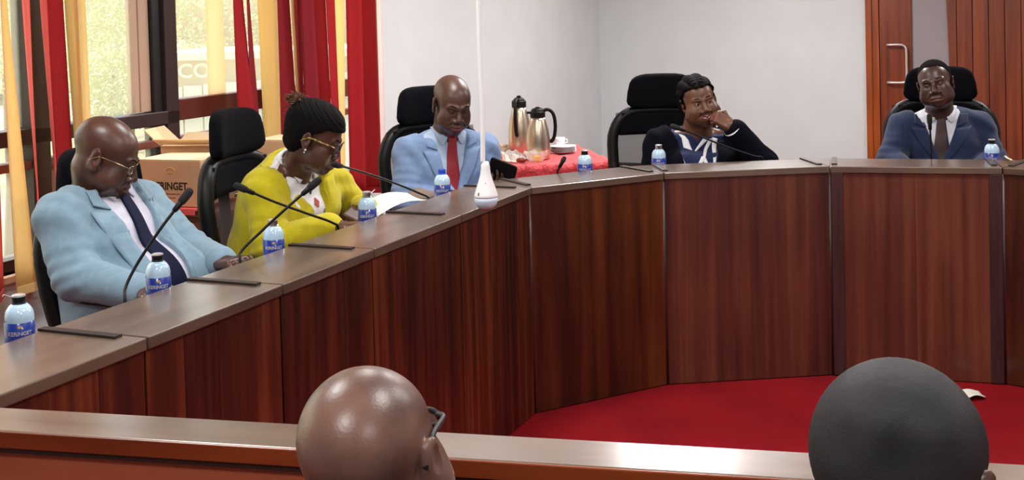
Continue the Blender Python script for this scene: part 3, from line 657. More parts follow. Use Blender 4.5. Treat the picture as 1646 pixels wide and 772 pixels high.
MB().tube([(.028, 0, .035), (.043, 0, .032), (.043, 0, .016), (.026, 0, .012)], .003, 6).build('handle', M_PLASW, o2, smooth=True)
M_FILM = see_through('plastic_film', (235, 232, 225), .5, rough=.15)
bw = at(862, 263, 6.62); o3 = thing('clear_bowl', 'clear plastic bowl with yellow cake in front of the near flask', 'bowl', (bw[0], bw[1], .748))
rg = []
for k in range(6):
    rg.append([((.035+.035*k/5+.006*math.sin(i*2.1+k))*math.cos(2*PI*i/24), (.035+.035*k/5+.006*math.sin(i*1.7))*math.sin(2*PI*i/24), .002+k*.011+.006*math.sin(i*1.3)*k/5) for i in range(24)])
MB().loft(rg, False, True).build('bowl', M_FILM, o3, smooth=True)
tag(MB().box(-.022, .022, -.018, .018, 0, .03).build('cake_slice', mat('yellow_cake', (226, 196, 80), bump=.4, bscale=80, rough=.8), bevel=.005, loc=(bw[0]+.005, bw[1], .752)), 'piece of yellow cake inside the clear bowl', 'cake')
def crumple(name, c, rx, ry, h, m, label, seed, cat='wrapper'):
    rr = np.random.RandomState(seed); n = 16; g = rr.rand(n+1, n+1); rows = []
    for j in range(n+1):
        rows.append([((i/n-.5)*2*rx+.01*math.sin(j*2.+seed), (j/n-.5)*2*ry+.01*math.sin(i*1.7), .004+h*g[i, j]*max(0, 1-((i/n-.5)**2+(j/n-.5)**2)*3.2)) for i in range(n+1)])
    o = MB().loft(rows, False, False).build(name, m, loc=(c[0], c[1], .748), rz=seed*.5); s = o.modifiers.new('t', 'SOLIDIFY'); s.thickness = .001
    return tag(o, label, cat)
c = at(808, 240, 7.15); crumple('paper_wrap', c, .11, .12, .05, mat('beige_wrap', (214, 190, 165), rough=.5), 'beige crumpled wrapping beside the back flask', 3)
c = at(818, 255, 6.75); crumple('plastic_wrap', c, .12, .10, .06, M_FILM, 'clear crumpled plastic wrap left of the front flask', 5)
c = at(800, 264, 6.7); crumple('pastry_bag', c, .07, .06, .05, mat('pinkish_wrap', (206, 140, 120), rough=.5), 'pinkish pastry bag near the tablet man', 8)
c = at(838, 263, 6.6); tag(MB().ball((0, 0, .014), (.03, .016, .014), 12).build('bun', mat('brown_bun', (128, 52, 30), rough=.5), smooth=True, loc=(c[0], c[1], .748)), 'small brown bun left of the clear bowl', 'pastry')

# ------------------------------------------------------------------ chairs
def superq(c, r, e1, e2, n=24, bend=0., taper=0.):
    rows = []
    f = lambda v, e: math.copysign(abs(v)**e, v)
    for j in range(n//2+1):
        ph = -PI/2+PI*j/(n//2); ph = max(-PI/2+.02, min(PI/2-.02, ph)); row = []
        for i in range(n):
            th = 2*PI*i/n; x = f(math.cos(ph), e1)*f(math.cos(th), e2); y = f(math.cos(ph), e1)*f(math.sin(th), e2); z = f(math.sin(ph), e1)
            X = r[0]*x*(1+taper*z); row.append((c[0]+X, c[1]+r[1]*y+bend*(X/r[0])**2, c[2]+r[2]*z))
        rows.append(row)
    return MB().loft(rows, True, True)
def chair(loc, az, label, headrest=True, armz=.735):
    o = thing('office_chair', label, 'chair', loc, az-PI/2, 'black mesh office chairs' if headrest else None); o.scale = (1, 1, .965 if headrest and loc[0] > -1 else (.91 if headrest else 1))
    superq((0, .0, .475), (.255, .25, .05), .35, .35).build('seat', M_FAB, o, smooth=True)
    # back: outer frame ring, leaning back, with mesh stretched inside
    def bpnt(u, v, dy=0):  # u -1..1, v 0..1
        z = .56+.545*v; wv = .262*(1-.10*(1-v)**2-.10*max(0, v-.75)*4*.6); x = u*wv
        return (x, -.235-.10*v-.03*math.sin(v*PI)+.05*u*u+dy, z)
    ring = []
    for k in range(44):
        a = 2*PI*k/44; cu, cv = math.cos(a), math.sin(a); uu = math.copysign(abs(cu)**.45, cu); vv = math.copysign(abs(cv)**.55, cv)
        ring.append(bpnt(uu, .5+.5*vv))
    MB().tube(ring, .030, 10, closed=True).build('back_frame', M_BLACK, o, smooth=True)
    rows = [[bpnt(-.96+1.92*i/14, .02+.96*j/14) for i in range(15)] for j in range(15)]
    q = MB().loft(rows, False, False).build('back_mesh', M_MESH, o, smooth=True)
    rows = [[bpnt(-.86+1.72*i/10, .76+.22*j/5, -.004) for i in range(11)] for j in range(6)]
    q = MB().loft(rows, False, False).build('shoulder_panel', M_FAB, o, smooth=True); s = q.modifiers.new('t', 'SOLIDIFY'); s.thickness = .03
    superq((0, -.27, .68), (.15, .02, .06), .5, .5, bend=.02).build('lumbar_pad', M_BLACK, o, smooth=True)
    MB().tube(smooth_path([(0, -.10, .42), (0, -.26, .42), (0, -.31, .55), (0, -.335, .75), (0, -.36, 1.05)], 5), .022, 8).build('back_bar', M_BLACK, o, smooth=True)
    if headrest:
        superq((0, -.325, 1.205), (.175, .036, .095), .5, .5, bend=.045, taper=-.10).build('headrest', M_FAB, o, smooth=True)
        MB().tube(smooth_path([(0, -.36, 1.03), (0, -.385, 1.12), (0, -.36, 1.19)], 5), .017, 8).box(-.05, .05, -.37, -.345, 1.15, 1.24).build('headrest_bracket', M_BLACK, o, smooth=False, bevel=.004)
    for s_ in (-1, 1):
        a = MB(); superq((s_*.285, .02, armz), (.045, .13, .016), .5, .5).build('armrest', M_BLACK, o, smooth=True)
        MB().tube(smooth_path([(s_*.22, -.04, .45), (s_*.285, -.04, .47), (s_*.29, -.03, .60), (s_*.285, .0, armz-.01)], 5), .016, 8).build('armrest_post', M_BLACK, o, smooth=True)
    MB().lathe([(.03, .12), (.03, .30), (.018, .301), (.018, .42), (.06, .425), (.06, .43)], 14).build('gas_lift', M_CHROME, o)
    bs = MB(); 
    for k in range(5):
        a = 2*PI*k/5+.3; bs.tube([(0, 0, .13), (.15*math.cos(a), .15*math.sin(a), .11), (.29*math.cos(a), .29*math.sin(a), .085)], [.026, .022, .015], 8)
    bs.build('star_base', M_BLACK, o, smooth=True)
    for k in range(5):
        a = 2*PI*k/5+.3; q = MB(); M = Matrix.Translation((.29*math.cos(a), .29*math.sin(a), .031)) @ Matrix.Rotation(a, 4, 'Z') @ Matrix.Rotation(PI/2, 4, 'X')
        xf(MB().lathe([(.03, -.022), (.031, -.018), (.031, .018), (.03, .022)], 14), M).build('caster', M_BLACK, o, smooth=False)
    return o
def deg(a): return math.radians(a)
CH_SPEC = [((-1.115, 3.78, 0), deg(-24), 'black office chair under the man in pale blue suit, left', True, .835),
           ((-.765, 4.365, 0), deg(-15), 'black mesh chair with large headrest behind the woman in yellow'),
           ((-.225, 5.30, 0), deg(-55), 'black office chair behind the man with red tie'),
           ((.74, 5.80, 0), deg(-95), 'black office chair with grey mesh behind the woman in cardigan'),
           ((2.11, 5.82, 0), deg(-109), 'black office chair with wide headrest behind the navy suit man')]
# ------------------------------------------------------------------ people: bodies and clothes grown as smooth distance fields, meshed with surface nets
class Grid:
    def __init__(s, lo, hi, step, fine=()):
        'fine: list of (lo3, hi3, step) boxes where the grid is denser'
        s.ax = []
        for a in range(3):
            br = [lo[a], hi[a]]
            for f in fine: br += [max(lo[a], min(hi[a], f[0][a])), max(lo[a], min(hi[a], f[1][a]))]
            br = sorted(set(round(b, 5) for b in br)); xs = []
            for p, q in zip(br[:-1], br[1:]):
                m_ = (p+q)/2; st = step
                for f in fine:
                    if f[0][a] <= m_ <= f[1][a]: st = min(st, f[2])
                n = max(1, int(math.ceil((q-p)/st-1e-6))); xs += list(p+(q-p)*np.arange(n)/n)
            xs.append(br[-1]); s.ax.append(np.array(xs, dtype=np.float32))
        s.f = np.full([len(a) for a in s.ax], .3, dtype=np.float32)
    def _sl(s, lo, hi):
        o = []
        for a in range(3):
            i = max(0, int(np.searchsorted(s.ax[a], lo[a]))-1); j = min(len(s.ax[a]), int(np.searchsorted(s.ax[a], hi[a]))+1); o.append(slice(i, j))
        return tuple(o)
    def _co(s, sl): return s.ax[0][sl[0]][:, None, None], s.ax[1][sl[1]][None, :, None], s.ax[2][sl[2]][None, None, :]
    def op(s, pr, k=.01, mode='+', off=0.):
        fn, lo, hi = pr; mg = .03+k+max(0, off); sl = s._sl(np.array(lo)-mg, np.array(hi)+mg)
        if any(q.stop-q.start < 1 for q in sl): return s
        X, Y, Z = s._co(sl); d = (fn(X, Y, Z)-off).astype(np.float32); a = s.f[sl]
        if mode == '+': h = np.clip(.5+.5*(a-d)/k, 0, 1); s.f[sl] = a*(1-h)+d*h-k*h*(1-h)
        else: d = -d; h = np.clip(.5-.5*(a-d)/k, 0, 1); s.f[sl] = a*(1-h)+d*h+k*h*(1-h)
        return s
    def cut(s, fn):
        'keep only where fn < 0'
        X, Y, Z = s._co((slice(None),)*3); s.f = np.maximum(s.f, np.broadcast_to(fn(X, Y, Z), s.f.shape).astype(np.float32)); return s
    def sample(s, P):
        P = np.asarray(P); idx = []; fr = []
        for a in range(3):
            i = np.clip(np.searchsorted(s.ax[a], P[..., a])-1, 0, len(s.ax[a])-2); x0 = s.ax[a][i]; x1 = s.ax[a][i+1]
            idx.append(i); fr.append(np.clip((P[..., a]-x0)/(x1-x0), 0, 1))
        r = 0
        for dx in (0, 1):
            for dy in (0, 1):
                for dz in (0, 1):
                    r = r+s.f[idx[0]+dx, idx[1]+dy, idx[2]+dz]*(fr[0] if dx else 1-fr[0])*(fr[1] if dy else 1-fr[1])*(fr[2] if dz else 1-fr[2])
        return r
    def front(s, x, z, y0=.6, y1=-.3, n=120):
        'first surface met coming from the front (+y) at x, z'
        x = np.atleast_1d(np.asarray(x, float)); z = np.atleast_1d(np.asarray(z, float)); ys = np.linspace(y0, y1, n)
        P = np.stack([np.broadcast_to(x[:, None], (len(x), n)), np.broadcast_to(ys[None], (len(x), n)), np.broadcast_to(z[:, None], (len(x), n))], -1)
        v = s.sample(P); ins = v < 0; i = np.argmax(ins, 1); has = ins.any(1); i = np.where(has, i, n//2); i = np.maximum(i, 1)
        r = np.arange(len(x)); a = v[r, i-1]; b = v[r, i]; t = np.where(a-b != 0, a/(a-b+1e-9), 0); t = np.clip(t, 0, 1)
        return ys[i-1]+(ys[i]-ys[i-1])*t, has
    def mesh(s):
        f = s.f; ins = (f < 0); c = np.zeros([n-1 for n in f.shape], np.uint8)
        for dx in (0, 1):
            for dy in (0, 1):
                for dz in (0, 1): c += ins[dx:f.shape[0]-1+dx, dy:f.shape[1]-1+dy, dz:f.shape[2]-1+dz]
        I, J, K = np.nonzero((c > 0) & (c < 8)); N = len(I); ids = np.full(c.shape, -1, np.int32); ids[I, J, K] = np.arange(N)
        P = np.zeros((N, 3)); W = np.zeros(N)
        for a in range(3):
            b, d = [q for q in range(3) if q != a]
            for ob in (0, 1):
                for od in (0, 1):
                    o = [0, 0, 0]; o[b] = ob; o[d] = od; e = list(o); e[a] = 1
                    i0 = (I+o[0], J+o[1], K+o[2]); i1 = (I+e[0], J+e[1], K+e[2]); va = f[i0]; vb = f[i1]; mk = (va < 0) != (vb < 0)
                    t = np.where(mk, va/np.where(mk, va-vb, 1), 0)
                    for q in range(3):
                        p = s.ax[q][i0[q]]+(s.ax[q][i1[q]]-s.ax[q][i0[q]])*t; P[:, q] += np.where(mk, p, 0)
                    W += mk
        P /= W[:, None]; F = []
        for a in range(3):
            b, d = (a+1) % 3, (a+2) % 3
            sl0 = [slice(None)]*3; sl1 = [slice(None)]*3; sl0[a] = slice(0, -1); sl1[a] = slice(1, None)
            A = ins[tuple(sl0)]; B = ins[tuple(sl1)]; X = np.array(np.nonzero(A != B))
            ok = (X[b] > 0) & (X[d] > 0) & (X[b] < c.shape[b]) & (X[d] < c.shape[d]); X = X[:, ok]; fl = A[tuple(X)]
            q = []
            for db, dd in ((-1, -1), (0, -1), (0, 0), (-1, 0)):
                Y = X.copy(); Y[b] += db; Y[d] += dd; q.append(ids[tuple(Y)])
            q = np.stack(q, 1); q[~fl] = q[~fl][:, ::-1]; q = q[(q >= 0).all(1)]; F.append(q)
        return P, np.concatenate(F)
def E_(c, r, R=None):
    c = np.array(c, float); r = np.array(r, float); m_ = r.max()
    def fn(X, Y, Z):
        x, y, z = X-c[0], Y-c[1], Z-c[2]
        if R is not None:
            x, y, z = R[0][0]*x+R[1][0]*y+R[2][0]*z, R[0][1]*x+R[1][1]*y+R[2][1]*z, R[0][2]*x+R[1][2]*y+R[2][2]*z
        k0 = np.sqrt((x/r[0])**2+(y/r[1])**2+(z/r[2])**2); k1 = np.sqrt((x/r[0]**2)**2+(y/r[1]**2)**2+(z/r[2]**2)**2)
        return k0*(k0-1)/np.maximum(k1, 1e-6)
    e = m_ if R is not None else r
    return fn, c-e, c+e
def C_(a, b, ra, rb):
    a = np.array(a, float); b = np.array(b, float); d = b-a; L = max(1e-9, d@d); m_ = max(ra, rb)
    def fn(X, Y, Z):
        t = np.clip(((X-a[0])*d[0]+(Y-a[1])*d[1]+(Z-a[2])*d[2])/L, 0, 1)
        return np.sqrt((X-a[0]-t*d[0])**2+(Y-a[1]-t*d[1])**2+(Z-a[2]-t*d[2])**2)-(ra+(rb-ra)*t)
    return fn, np.minimum(a, b)-m_, np.maximum(a, b)+m_
def B_(c, h, R, rad=.005):
    c = np.array(c, float); m_ = float(np.linalg.norm(h))
    def fn(X, Y, Z):
        x, y, z = X-c[0], Y-c[1], Z-c[2]
        x, y, z = R[0][0]*x+R[1][0]*y+R[2][0]*z, R[0][1]*x+R[1][1]*y+R[2][1]*z, R[0][2]*x+R[1][2]*y+R[2][2]*z
        qx, qy, qz = np.abs(x)-h[0], np.abs(y)-h[1], np.abs(z)-h[2]
        return np.sqrt(np.maximum(qx, 0)**2+np.maximum(qy, 0)**2+np.maximum(qz, 0)**2)+np.minimum(np.maximum(qx, np.maximum(qy, qz)), 0)-rad
    return fn, c-m_-rad, c+m_+rad
def rotm(az, pitch, roll):
    f = np.array([math.cos(az)*math.cos(pitch), math.sin(az)*math.cos(pitch), math.sin(pitch)]); r = np.array([math.sin(az), -math.cos(az), 0.]); u = np.cross(r, f)
    r2 = r*math.cos(roll)-u*math.sin(roll); u2 = u*math.cos(roll)+r*math.sin(roll)
    return np.stack([r2, f, u2], 1)       # columns: right, forward, up
class Head:
    def __init__(s, c, R, k=1., **o): s.c = np.array(c, float); s.R = R; s.k = k; s.o = o
    def P(s, p): return s.c+s.R @ (np.array(p, float)*s.k)
    def inv(s, V): return ((np.asarray(V)-s.c) @ s.R)/s.k
    def e(s, c, r, q=None): return E_(s.P(c), np.array(r)*s.k, s.R if q is None else s.R @ q)
    def cap(s, a, b, ra, rb): return C_(s.P(a), s.P(b), ra*s.k, rb*s.k)
def rx(a): c, s = math.cos(a), math.sin(a); return np.array([[1, 0, 0], [0, c, -s], [0, s, c]])
def ry(a): c, s = math.cos(a), math.sin(a); return np.array([[c, 0, s], [0, 1, 0], [-s, 0, c]])
def rz_(a): c, s = math.cos(a), math.sin(a); return np.array([[c, -s, 0], [s, c, 0], [0, 0, 1]])
def add_head(G, H):
    o = H.o; fat = o.get('fat', 0.); fem = o.get('fem', 0)
    G.op(H.e((0, -.020, .043), (.077, .096, .081)), .01).op(H.e((0, .030, .030), (.064, .055, .060)), .03)
    G.op(H.e((0, .034, -.030), (.060+fat*.5, .056, .076)), .03).op(H.e((0, .026, -.066), (.054+fat, .056, .042+fat*.4)), .03)
    G.op(H.e((0, .070, -.100), (.023, .021, .018)), .028)
    for s in (-1, 1):
        G.op(H.e((s*.041, .060, -.022), (.024, .024, .021)), .025)
        G.op(H.e((s*(.042+fat*.5), .048, -.058), (.024+fat*.5, .03, .03)), .03)
        G.op(H.e((s*.030, .100, .004), (.019, .016, .0125)), .014, '-')
        G.op(H.cap((s*.014, .090, .019), (s*.044, .078, .022), .009-.0035*fem, .007-.002*fem), .014)
    G.op(H.cap((0, .088, .008), (0, .107-.004*fem, -.032), .0085-.0015*fem, .0135-.0015*fem), .011)
    for s in (-1, 1): G.op(H.e((s*.0165, .0975, -.0385), (.0115, .012, .0095)), .007)
    for s in (-1, 1): G.op(H.e((s*.0085, .106, -.0475), (.0042, .006, .003)), .003, '-')
    G.op(H.e((0, .078, -.068), (.034, .026, .027)), .02)
    mw = o.get('mouth', .026); sm = o.get('smile', 0.)
    if sm:
        for s in (-1, 1):
            G.op(H.cap((0, .1015, -.0650), (s*mw*.92, .088, -.0640+sm), .0062, .0032), .006); G.op(H.cap((0, .0990, -.0790), (s*mw*.86, .086, -.0700+sm), .0078, .0034), .006)
            G.op(H.e((s*.046, .070, -.040), (.020, .020, .018)), .02)
    else: G.op(H.e((0, .0985, -.0635), (mw, .0105, .0075)), .006).op(H.e((0, .0965, -.0775), (mw*.88, .0115, .0085)), .006)
    for s in (-1, 1): G.op(H.cap((0, .110, -.0705), (s*mw*1.05, .094, -.0695+sm), .0024, .0020), .003, '-')
    for s in (-1, 1):
        G.op(H.cap((s*.019, .099, -.043), (s*.036, .086, -.066), .0018, .0016), .007, '-')          # fold beside the mouth
        G.op(H.e((s*.0305, .0745, .0015), (.0155, .0155, .0135)), .004)                                 # eyelids
        if o.get('eyes') == 'open': G.op(H.e((s*.0305, .0905, .0), (.0115, .006, .0034)), .003, '-')
        else: G.op(H.cap((s*.020, .0905, -.0055), (s*.041, .086, -.0050), .0014, .0012), .003, '-')
        q = rz_(-s*.35) @ ry(s*.12)
        G.op(H.e((s*.080, -.012, -.004), (.0075, .020, .033), q), .008)
        G.op(H.e((s*.0885, -.008, .000), (.006, .011, .019), q), .005, '-'); G.op(H.e((s*.0775, .002, -.006), (.004, .005, .007)), .004)
        G.op(H.e((s*.078, -.004, -.032), (.006, .009, .010)), .006)
def add_hand(G, w, u, n, side=1, k=1., curl=(.5, .7, .5), spread=.06, thumb=(.5, .4), off=0., tin=0.):
    'w wrist, u towards the fingers, n out of the palm; side +1: thumb on the u x n side'
    u = np.array(u, float); u /= np.linalg.norm(u); n = np.array(n, float); n -= u*(n@u); n /= np.linalg.norm(n); v = np.cross(u, n)*side
    R = np.stack([v, u, n], 1); w = np.array(w, float)
    G.op(C_(w-u*.03*k, w+u*.02*k, .025*k, .026*k), .02)
    G.op(B_(w+u*.052*k, (.028*k, .036*k, .004*k), R, .011*k), .012)
    G.op(E_(w+u*.030*k+v*.022*k+n*.008*k, (.016*k, .028*k, .014*k), R), .012)
    ln = (.072, .080, .074, .058)
    for i in range(4):
        p = w+u*(.088-.005*abs(i-1.2))*k+v*(.030-.0195*i)*k; a = spread*(1.3-i); d = u*math.cos(a)+v*math.sin(a); r = (.0092-.0006*i*(i == 3))*k; th = 0
        for q, (f, c) in enumerate(zip((.42, .33, .25), curl)):
            th += c; dd = d*math.cos(th)+n*math.sin(th); e = p+dd*ln[i]*f*k; G.op(C_(p, e, r, r*.92), .004); p = e; r *= .92
    p = w+u*.028*k+v*.030*k; b = (u*.75+v*.66+n*tin); b /= np.linalg.norm(b); e = p+b*.042*k; G.op(C_(p, e, .0125*k, .0105*k), .008)
    b2 = u*math.cos(thumb[0])+n*math.sin(thumb[0])+v*(.25-thumb[1]); b2 /= np.linalg.norm(b2); e2 = e+b2*.032*k; G.op(C_(e, e2, .0105*k, .0088*k), .004)
    b3 = b2+n*.2-v*thumb[1]; b3 /= np.linalg.norm(b3); G.op(C_(e2, e2+b3*.022*k, .0090*k, .0078*k), .004)
def mesh_obj(name, P, F, mats, parent, mi=None, smooth=True):
    me = bpy.data.meshes.new(name); me.vertices.add(len(P)); me.vertices.foreach_set('co', P.astype(np.float32).ravel())
    me.loops.add(len(F)*4); me.loops.foreach_set('vertex_index', F.astype(np.int32).ravel()); me.polygons.add(len(F))
    me.polygons.foreach_set('loop_start', np.arange(0, len(F)*4, 4, dtype=np.int32)); me.polygons.foreach_set('loop_total', np.full(len(F), 4, np.int32))
    for m_ in (mats if isinstance(mats, (list, tuple)) else [mats]): me.materials.append(m_)
    if mi is not None: me.polygons.foreach_set('material_index', mi.astype(np.int32))
    me.polygons.foreach_set('use_smooth', np.ones(len(F), bool)); me.update(calc_edges=True); me.validate()
    o = bpy.data.objects.new(name, me); COL.objects.link(o); o.parent = parent; return o
def wob(P, fr, seed=0):
    rr = np.random.RandomState(seed); v = np.zeros(len(P))
    for i in range(6):
        k = rr.normal(size=3)*fr*(1+.5*i); ph = rr.rand()*6.28; v += np.sin(P@k+ph+1.3*np.sin(P@(rr.normal(size=3)*fr*.6)))/(1+.5*i)
    return v/3
def normals(G, P, h=.004):
    n = np.stack([G.sample(P+np.eye(3)[a]*h)-G.sample(P-np.eye(3)[a]*h) for a in range(3)], 1); return n/np.maximum(1e-6, np.linalg.norm(n, axis=1))[:, None]
def drape(G, rows, m_, name, parent, off=.004, thick=.004, nu=6, sub=4, yr=(.6, -.3)):
    'rows: (z, xleft, xright) or ((z_left, x_left), (z_right, x_right)); a cloth strip laid on the front of field G'
    R = [((r[0], r[1]), (r[0], r[2])) if len(r) == 3 else r for r in rows]; out = []
    for a, b in zip(R[:-1], R[1:]):
        for k in range(sub): t = k/sub; out.append([[a[i][j]*(1-t)+b[i][j]*t for j in (0, 1)] for i in (0, 1)])
    out.append([list(R[-1][0]), list(R[-1][1])]); pts = []
    for (zl, xl), (zr, xr) in out:
        for i in range(nu+1): t = i/nu; pts.append((xl*(1-t)+xr*t, zl*(1-t)+zr*t))
    pts = np.array(pts); y, has = G.front(pts[:, 0], pts[:, 1], *yr); y = y.reshape(len(out), nu+1); hs = has.reshape(y.shape)
    gm = np.median(y[hs]) if hs.any() else 0.
    for r_ in range(len(y)):
        y[r_][~hs[r_]] = y[r_][hs[r_]].min() if hs[r_].any() else (y[r_-1].mean() if r_ else gm)
    for _ in range(2):
        y2 = y.copy(); y2[1:-1] = (y[:-2]+2*y[1:-1]+y[2:])/4; y = y2
    Y = y.ravel()+off; n = nu+1; rg = [[(pts[j*n+i, 0], Y[j*n+i], pts[j*n+i, 1]) for i in range(n)] for j in range(len(out))]
    o = MB().loft(rg, False, False).build(name, m_, parent, smooth=True)
    s = o.modifiers.new('t', 'SOLIDIFY'); s.thickness = thick; s.offset = 0; return o

def skin(name, rgb, rough=.36):
    if name in MATS: return MATS[name]
    m_ = mat(name, rgb, noise=.16, nscale=14, bump=.05, bscale=260, rough=rough, spec=.45, coat=.10, coatr=.35); return m_
SKIN = {'p1': skin('skin_umber', (76, 47, 37)), 'p2': skin('skin_deep', (80, 49, 37)), 'p3': skin('skin_cocoa', (78, 53, 44)), 'p4': skin('skin_brown', (98, 62, 43), .42),
        'p5': skin('skin_dark', (68, 45, 39)), 'f1': skin('skin_back_head', (104, 76, 66)), 'f2': skin('skin_back_neck', (96, 66, 54))}
M_LIP = mat('lip', (92, 54, 48), rough=.45); M_HAIR = mat('black_hair', (14, 11, 12), bump=.4, bscale=220, rough=.8, spec=.1)
M_BROW = mat('brow_hair', (34, 22, 18), rough=.9, spec=.05)
M_EYEW = mat('eye_white', (146, 134, 126), rough=.25); M_IRIS = mat('eye_iris', (30, 18, 12), rough=.1)

class Body:
    def __init__(s, name_label, org, az, skinm, J, head, bulk=1., belly=0., hands=(), cat='person', bust=0., legs=True, chestw=None):
        s.org = np.array([org[0], org[1], 0.]); s.az = az; c, n = math.cos(az-PI/2), math.sin(az-PI/2); s.RT = np.array([[c, n, 0], [-n, c, 0], [0, 0, 1]])
        s.root = thing('person', name_label, cat, (org[0], org[1], 0), az-PI/2); s.skin = skinm
        s.J = {k: s.L(v) for k, v in J.items()}; s.bulk = bulk; s.belly = belly; s.bust = bust
        hr = head; s.H = Head(s.J['head'], s.RT @ rotm(*hr['rot']), hr.get('k', 1.), **{a: b_ for a, b_ in hr.items() if a != 'k'})
        s.hands = hands; s.chestw = chestw
    def L(s, p): return s.RT @ (np.array(p, float)-s.org)
    def torso(s, G, off, arms=True, neck=None, k=.05, sleeve=1., arm_off=None):
        J = s.J; b = s.bulk; nb = J['neck']; pv = J['pelvis']; sl, sr = J['shl']-[0, 0, .022], J['shr']-[0, 0, .022]; ch = pv*.36+nb*.64; wa = pv*.68+nb*.32
        m_ = (sl+sr)/2; wdir = sr-sl; wl = np.linalg.norm(wdir); wdir /= wl
        ang = math.atan2(wdir[1], wdir[0]); R = rz_(ang)
        G.op(E_(pv+[0, 0, .02], (.175*b, .135*b, .13), R), k, off=off)
        G.op(E_(wa+R@np.array([0, .015+s.belly*.5, 0]), (.150*b+s.belly*.3, .115*b+s.belly, .16), R), k, off=off)
        G.op(E_(ch+R@np.array([0, -.01, .0]), (.150*b, .105*b, .17), R), k, off=off)
        for q in (-1, 1): G.op(E_(ch+R@np.array([q*.075, .065*b+s.bust, .02-s.bust*.6]), (.07*b, .045+s.bust*.7, .065), R), .04, off=off)
        G.op(C_(sl, sr, .050*b**.5, .050*b**.5), k, off=off)
        for q in (sl, sr): G.op(C_(nb+[0, 0, .004]+(q-nb)*.10, q+[0, 0, .002], .050, .046*b**.5), .03, off=off)
        if arms:
            ao = off if arm_off is None else arm_off
            for e, w_, q in ((J['ell'], J['wrl'], sl), (J['elr'], J['wrr'], sr)):
                if e is None: continue
                G.op(C_(q, e, .050*b**.7, .046*b**.5), .025, off=ao)
                G.op(C_(e, e+(w_-e)*sleeve, .046*b**.4, (.046+(.029-.046)*sleeve) if off < .01 else .037), .02, off=ao)
    def body(s, fine=.0028, base=.014, hand_boxes=()):
        J = s.J; H = s.H; pts = np.array([v for v in J.values() if v is not None]); lo = pts.min(0)-.24; hi = pts.max(0)+.24; lo[2] = .40
        hl = s.J['head']-np.array([.125, .135, .15])*H.k; hh = s.J['head']+np.array([.125, .135, .145])*H.k
        fb = [(hl, hh, fine)]+[(np.array(c)-r, np.array(c)+r, .0042) for c, r in hand_boxes]
        G = Grid(lo, hi, base, fb); s.torso(G, -.014, sleeve=1.)
        nk = s.o_neck = H.o.get('neckr', .056)
        add_head(G, H)
        G.op(C_(J['neck']+[0, 0, -.04], H.P((0, -.022, -.045)), nk+.012, nk), .022)
        for hd in s.hands: add_hand(G, *hd[0], **hd[1])
        P, F = G.mesh()
        # lips get their own colour
        c = P[F].mean(1); h = H.inv(c); mw = H.o.get('mouth', .026)
        mi = np.zeros(len(F)); lip = (np.abs(h[:, 0]) < mw*.98) & (h[:, 1] > .088-.012*(H.o.get('smile', 0.) > 0)) & (np.abs(h[:, 2]+.0715-H.o.get('smile', 0.)*(h[:, 0]/mw)**2) < .0155*np.sqrt(np.clip(1-(h[:, 0]/mw)**2, 0, 1))); mi[lip] = 1
        brow = (h[:, 1] > .06) & (np.abs(np.abs(h[:, 0])-.032) < .020) & (np.abs(h[:, 2]-.0265-.004*np.cos((np.abs(h[:, 0])-.03)*90)) < H.o.get('brow', .0042)); mi[brow & False] = 2
        o = mesh_obj('body', P, F, [s.skin, H.o.get('lipm', M_LIP), M_BROW], s.root, mi); s.G = G
        for q in (-1, 1):
            pp = []
            for k in range(7):
                t = k/6; hx = q*(.014+.034*t); hz = (.0250+.0045*math.sin(t*PI*.8)) if H.o.get('fem') else .0225+.0075*math.sin(min(1, t*1.25)*PI*.62)-.002*t; ys = np.linspace(.12, .04, 60)
                P_ = np.array([H.P((hx, y, hz)) for y in ys]); v = G.sample(P_); i = int(np.argmax(v < 0)); pp.append(H.P((hx, ys[max(i, 1)]+.0004, hz)))
            MB().tube(smooth_path(pp, 3), [.0010+.0020*math.sin(PI*min(1, (k+2)/20)) for k in range(19)], 6).build('eyebrow', M_BROW, s.root, smooth=True)
        if H.o.get('eyes') == 'open':
            for q in (-1, 1):
                e = MB(); e.ball(H.P((q*.0305, .0768, .0012)), .0128*H.k, 20); gx = H.o.get('gaze', (0, 0)); d = H.R @ np.array([gx[0], 1, gx[1]]); d /= np.linalg.norm(d)
                e.ball(H.P((q*.0305, .0768, .0012))+d*.0072*H.k, .0074*H.k, 12, mi=1); e.build('eye', [M_EYEW, M_IRIS], s.root, smooth=True)
        return o
    def legs(s, m_, shoe=True):
        J = s.J; pv = J['pelvis']; G = Grid(pv-[.35, .3, .56], pv+[.35, .75, .2], .016)
        for q in (-1, 1):
            hp = pv+[q*.10, .02, -.02]; kn = np.array([hp[0]*1.25, hp[1]+.33, .50]); an = np.array([kn[0], kn[1]-.02, .09])
            G.op(C_(hp, kn, .095, .068), .03).op(C_(kn, an, .066, .046), .02)
        G.op(E_(pv, (.19*s.bulk, .14*s.bulk, .13)), .05); P, F = G.mesh(); mesh_obj('trousers', P, F, m_, s.root)
        for q in (-1, 1):
            hp = pv+[q*.10, .02, -.02]; x = hp[0]*1.25; y = hp[1]+.31
            mb = superq((x, y+.06, .05), (.045, .135, .045), .6, .6); mb.v = [(a, b, max(c, .004)) for a, b, c in mb.v]; mb.build('shoe', M_BLACK, s.root, smooth=True)
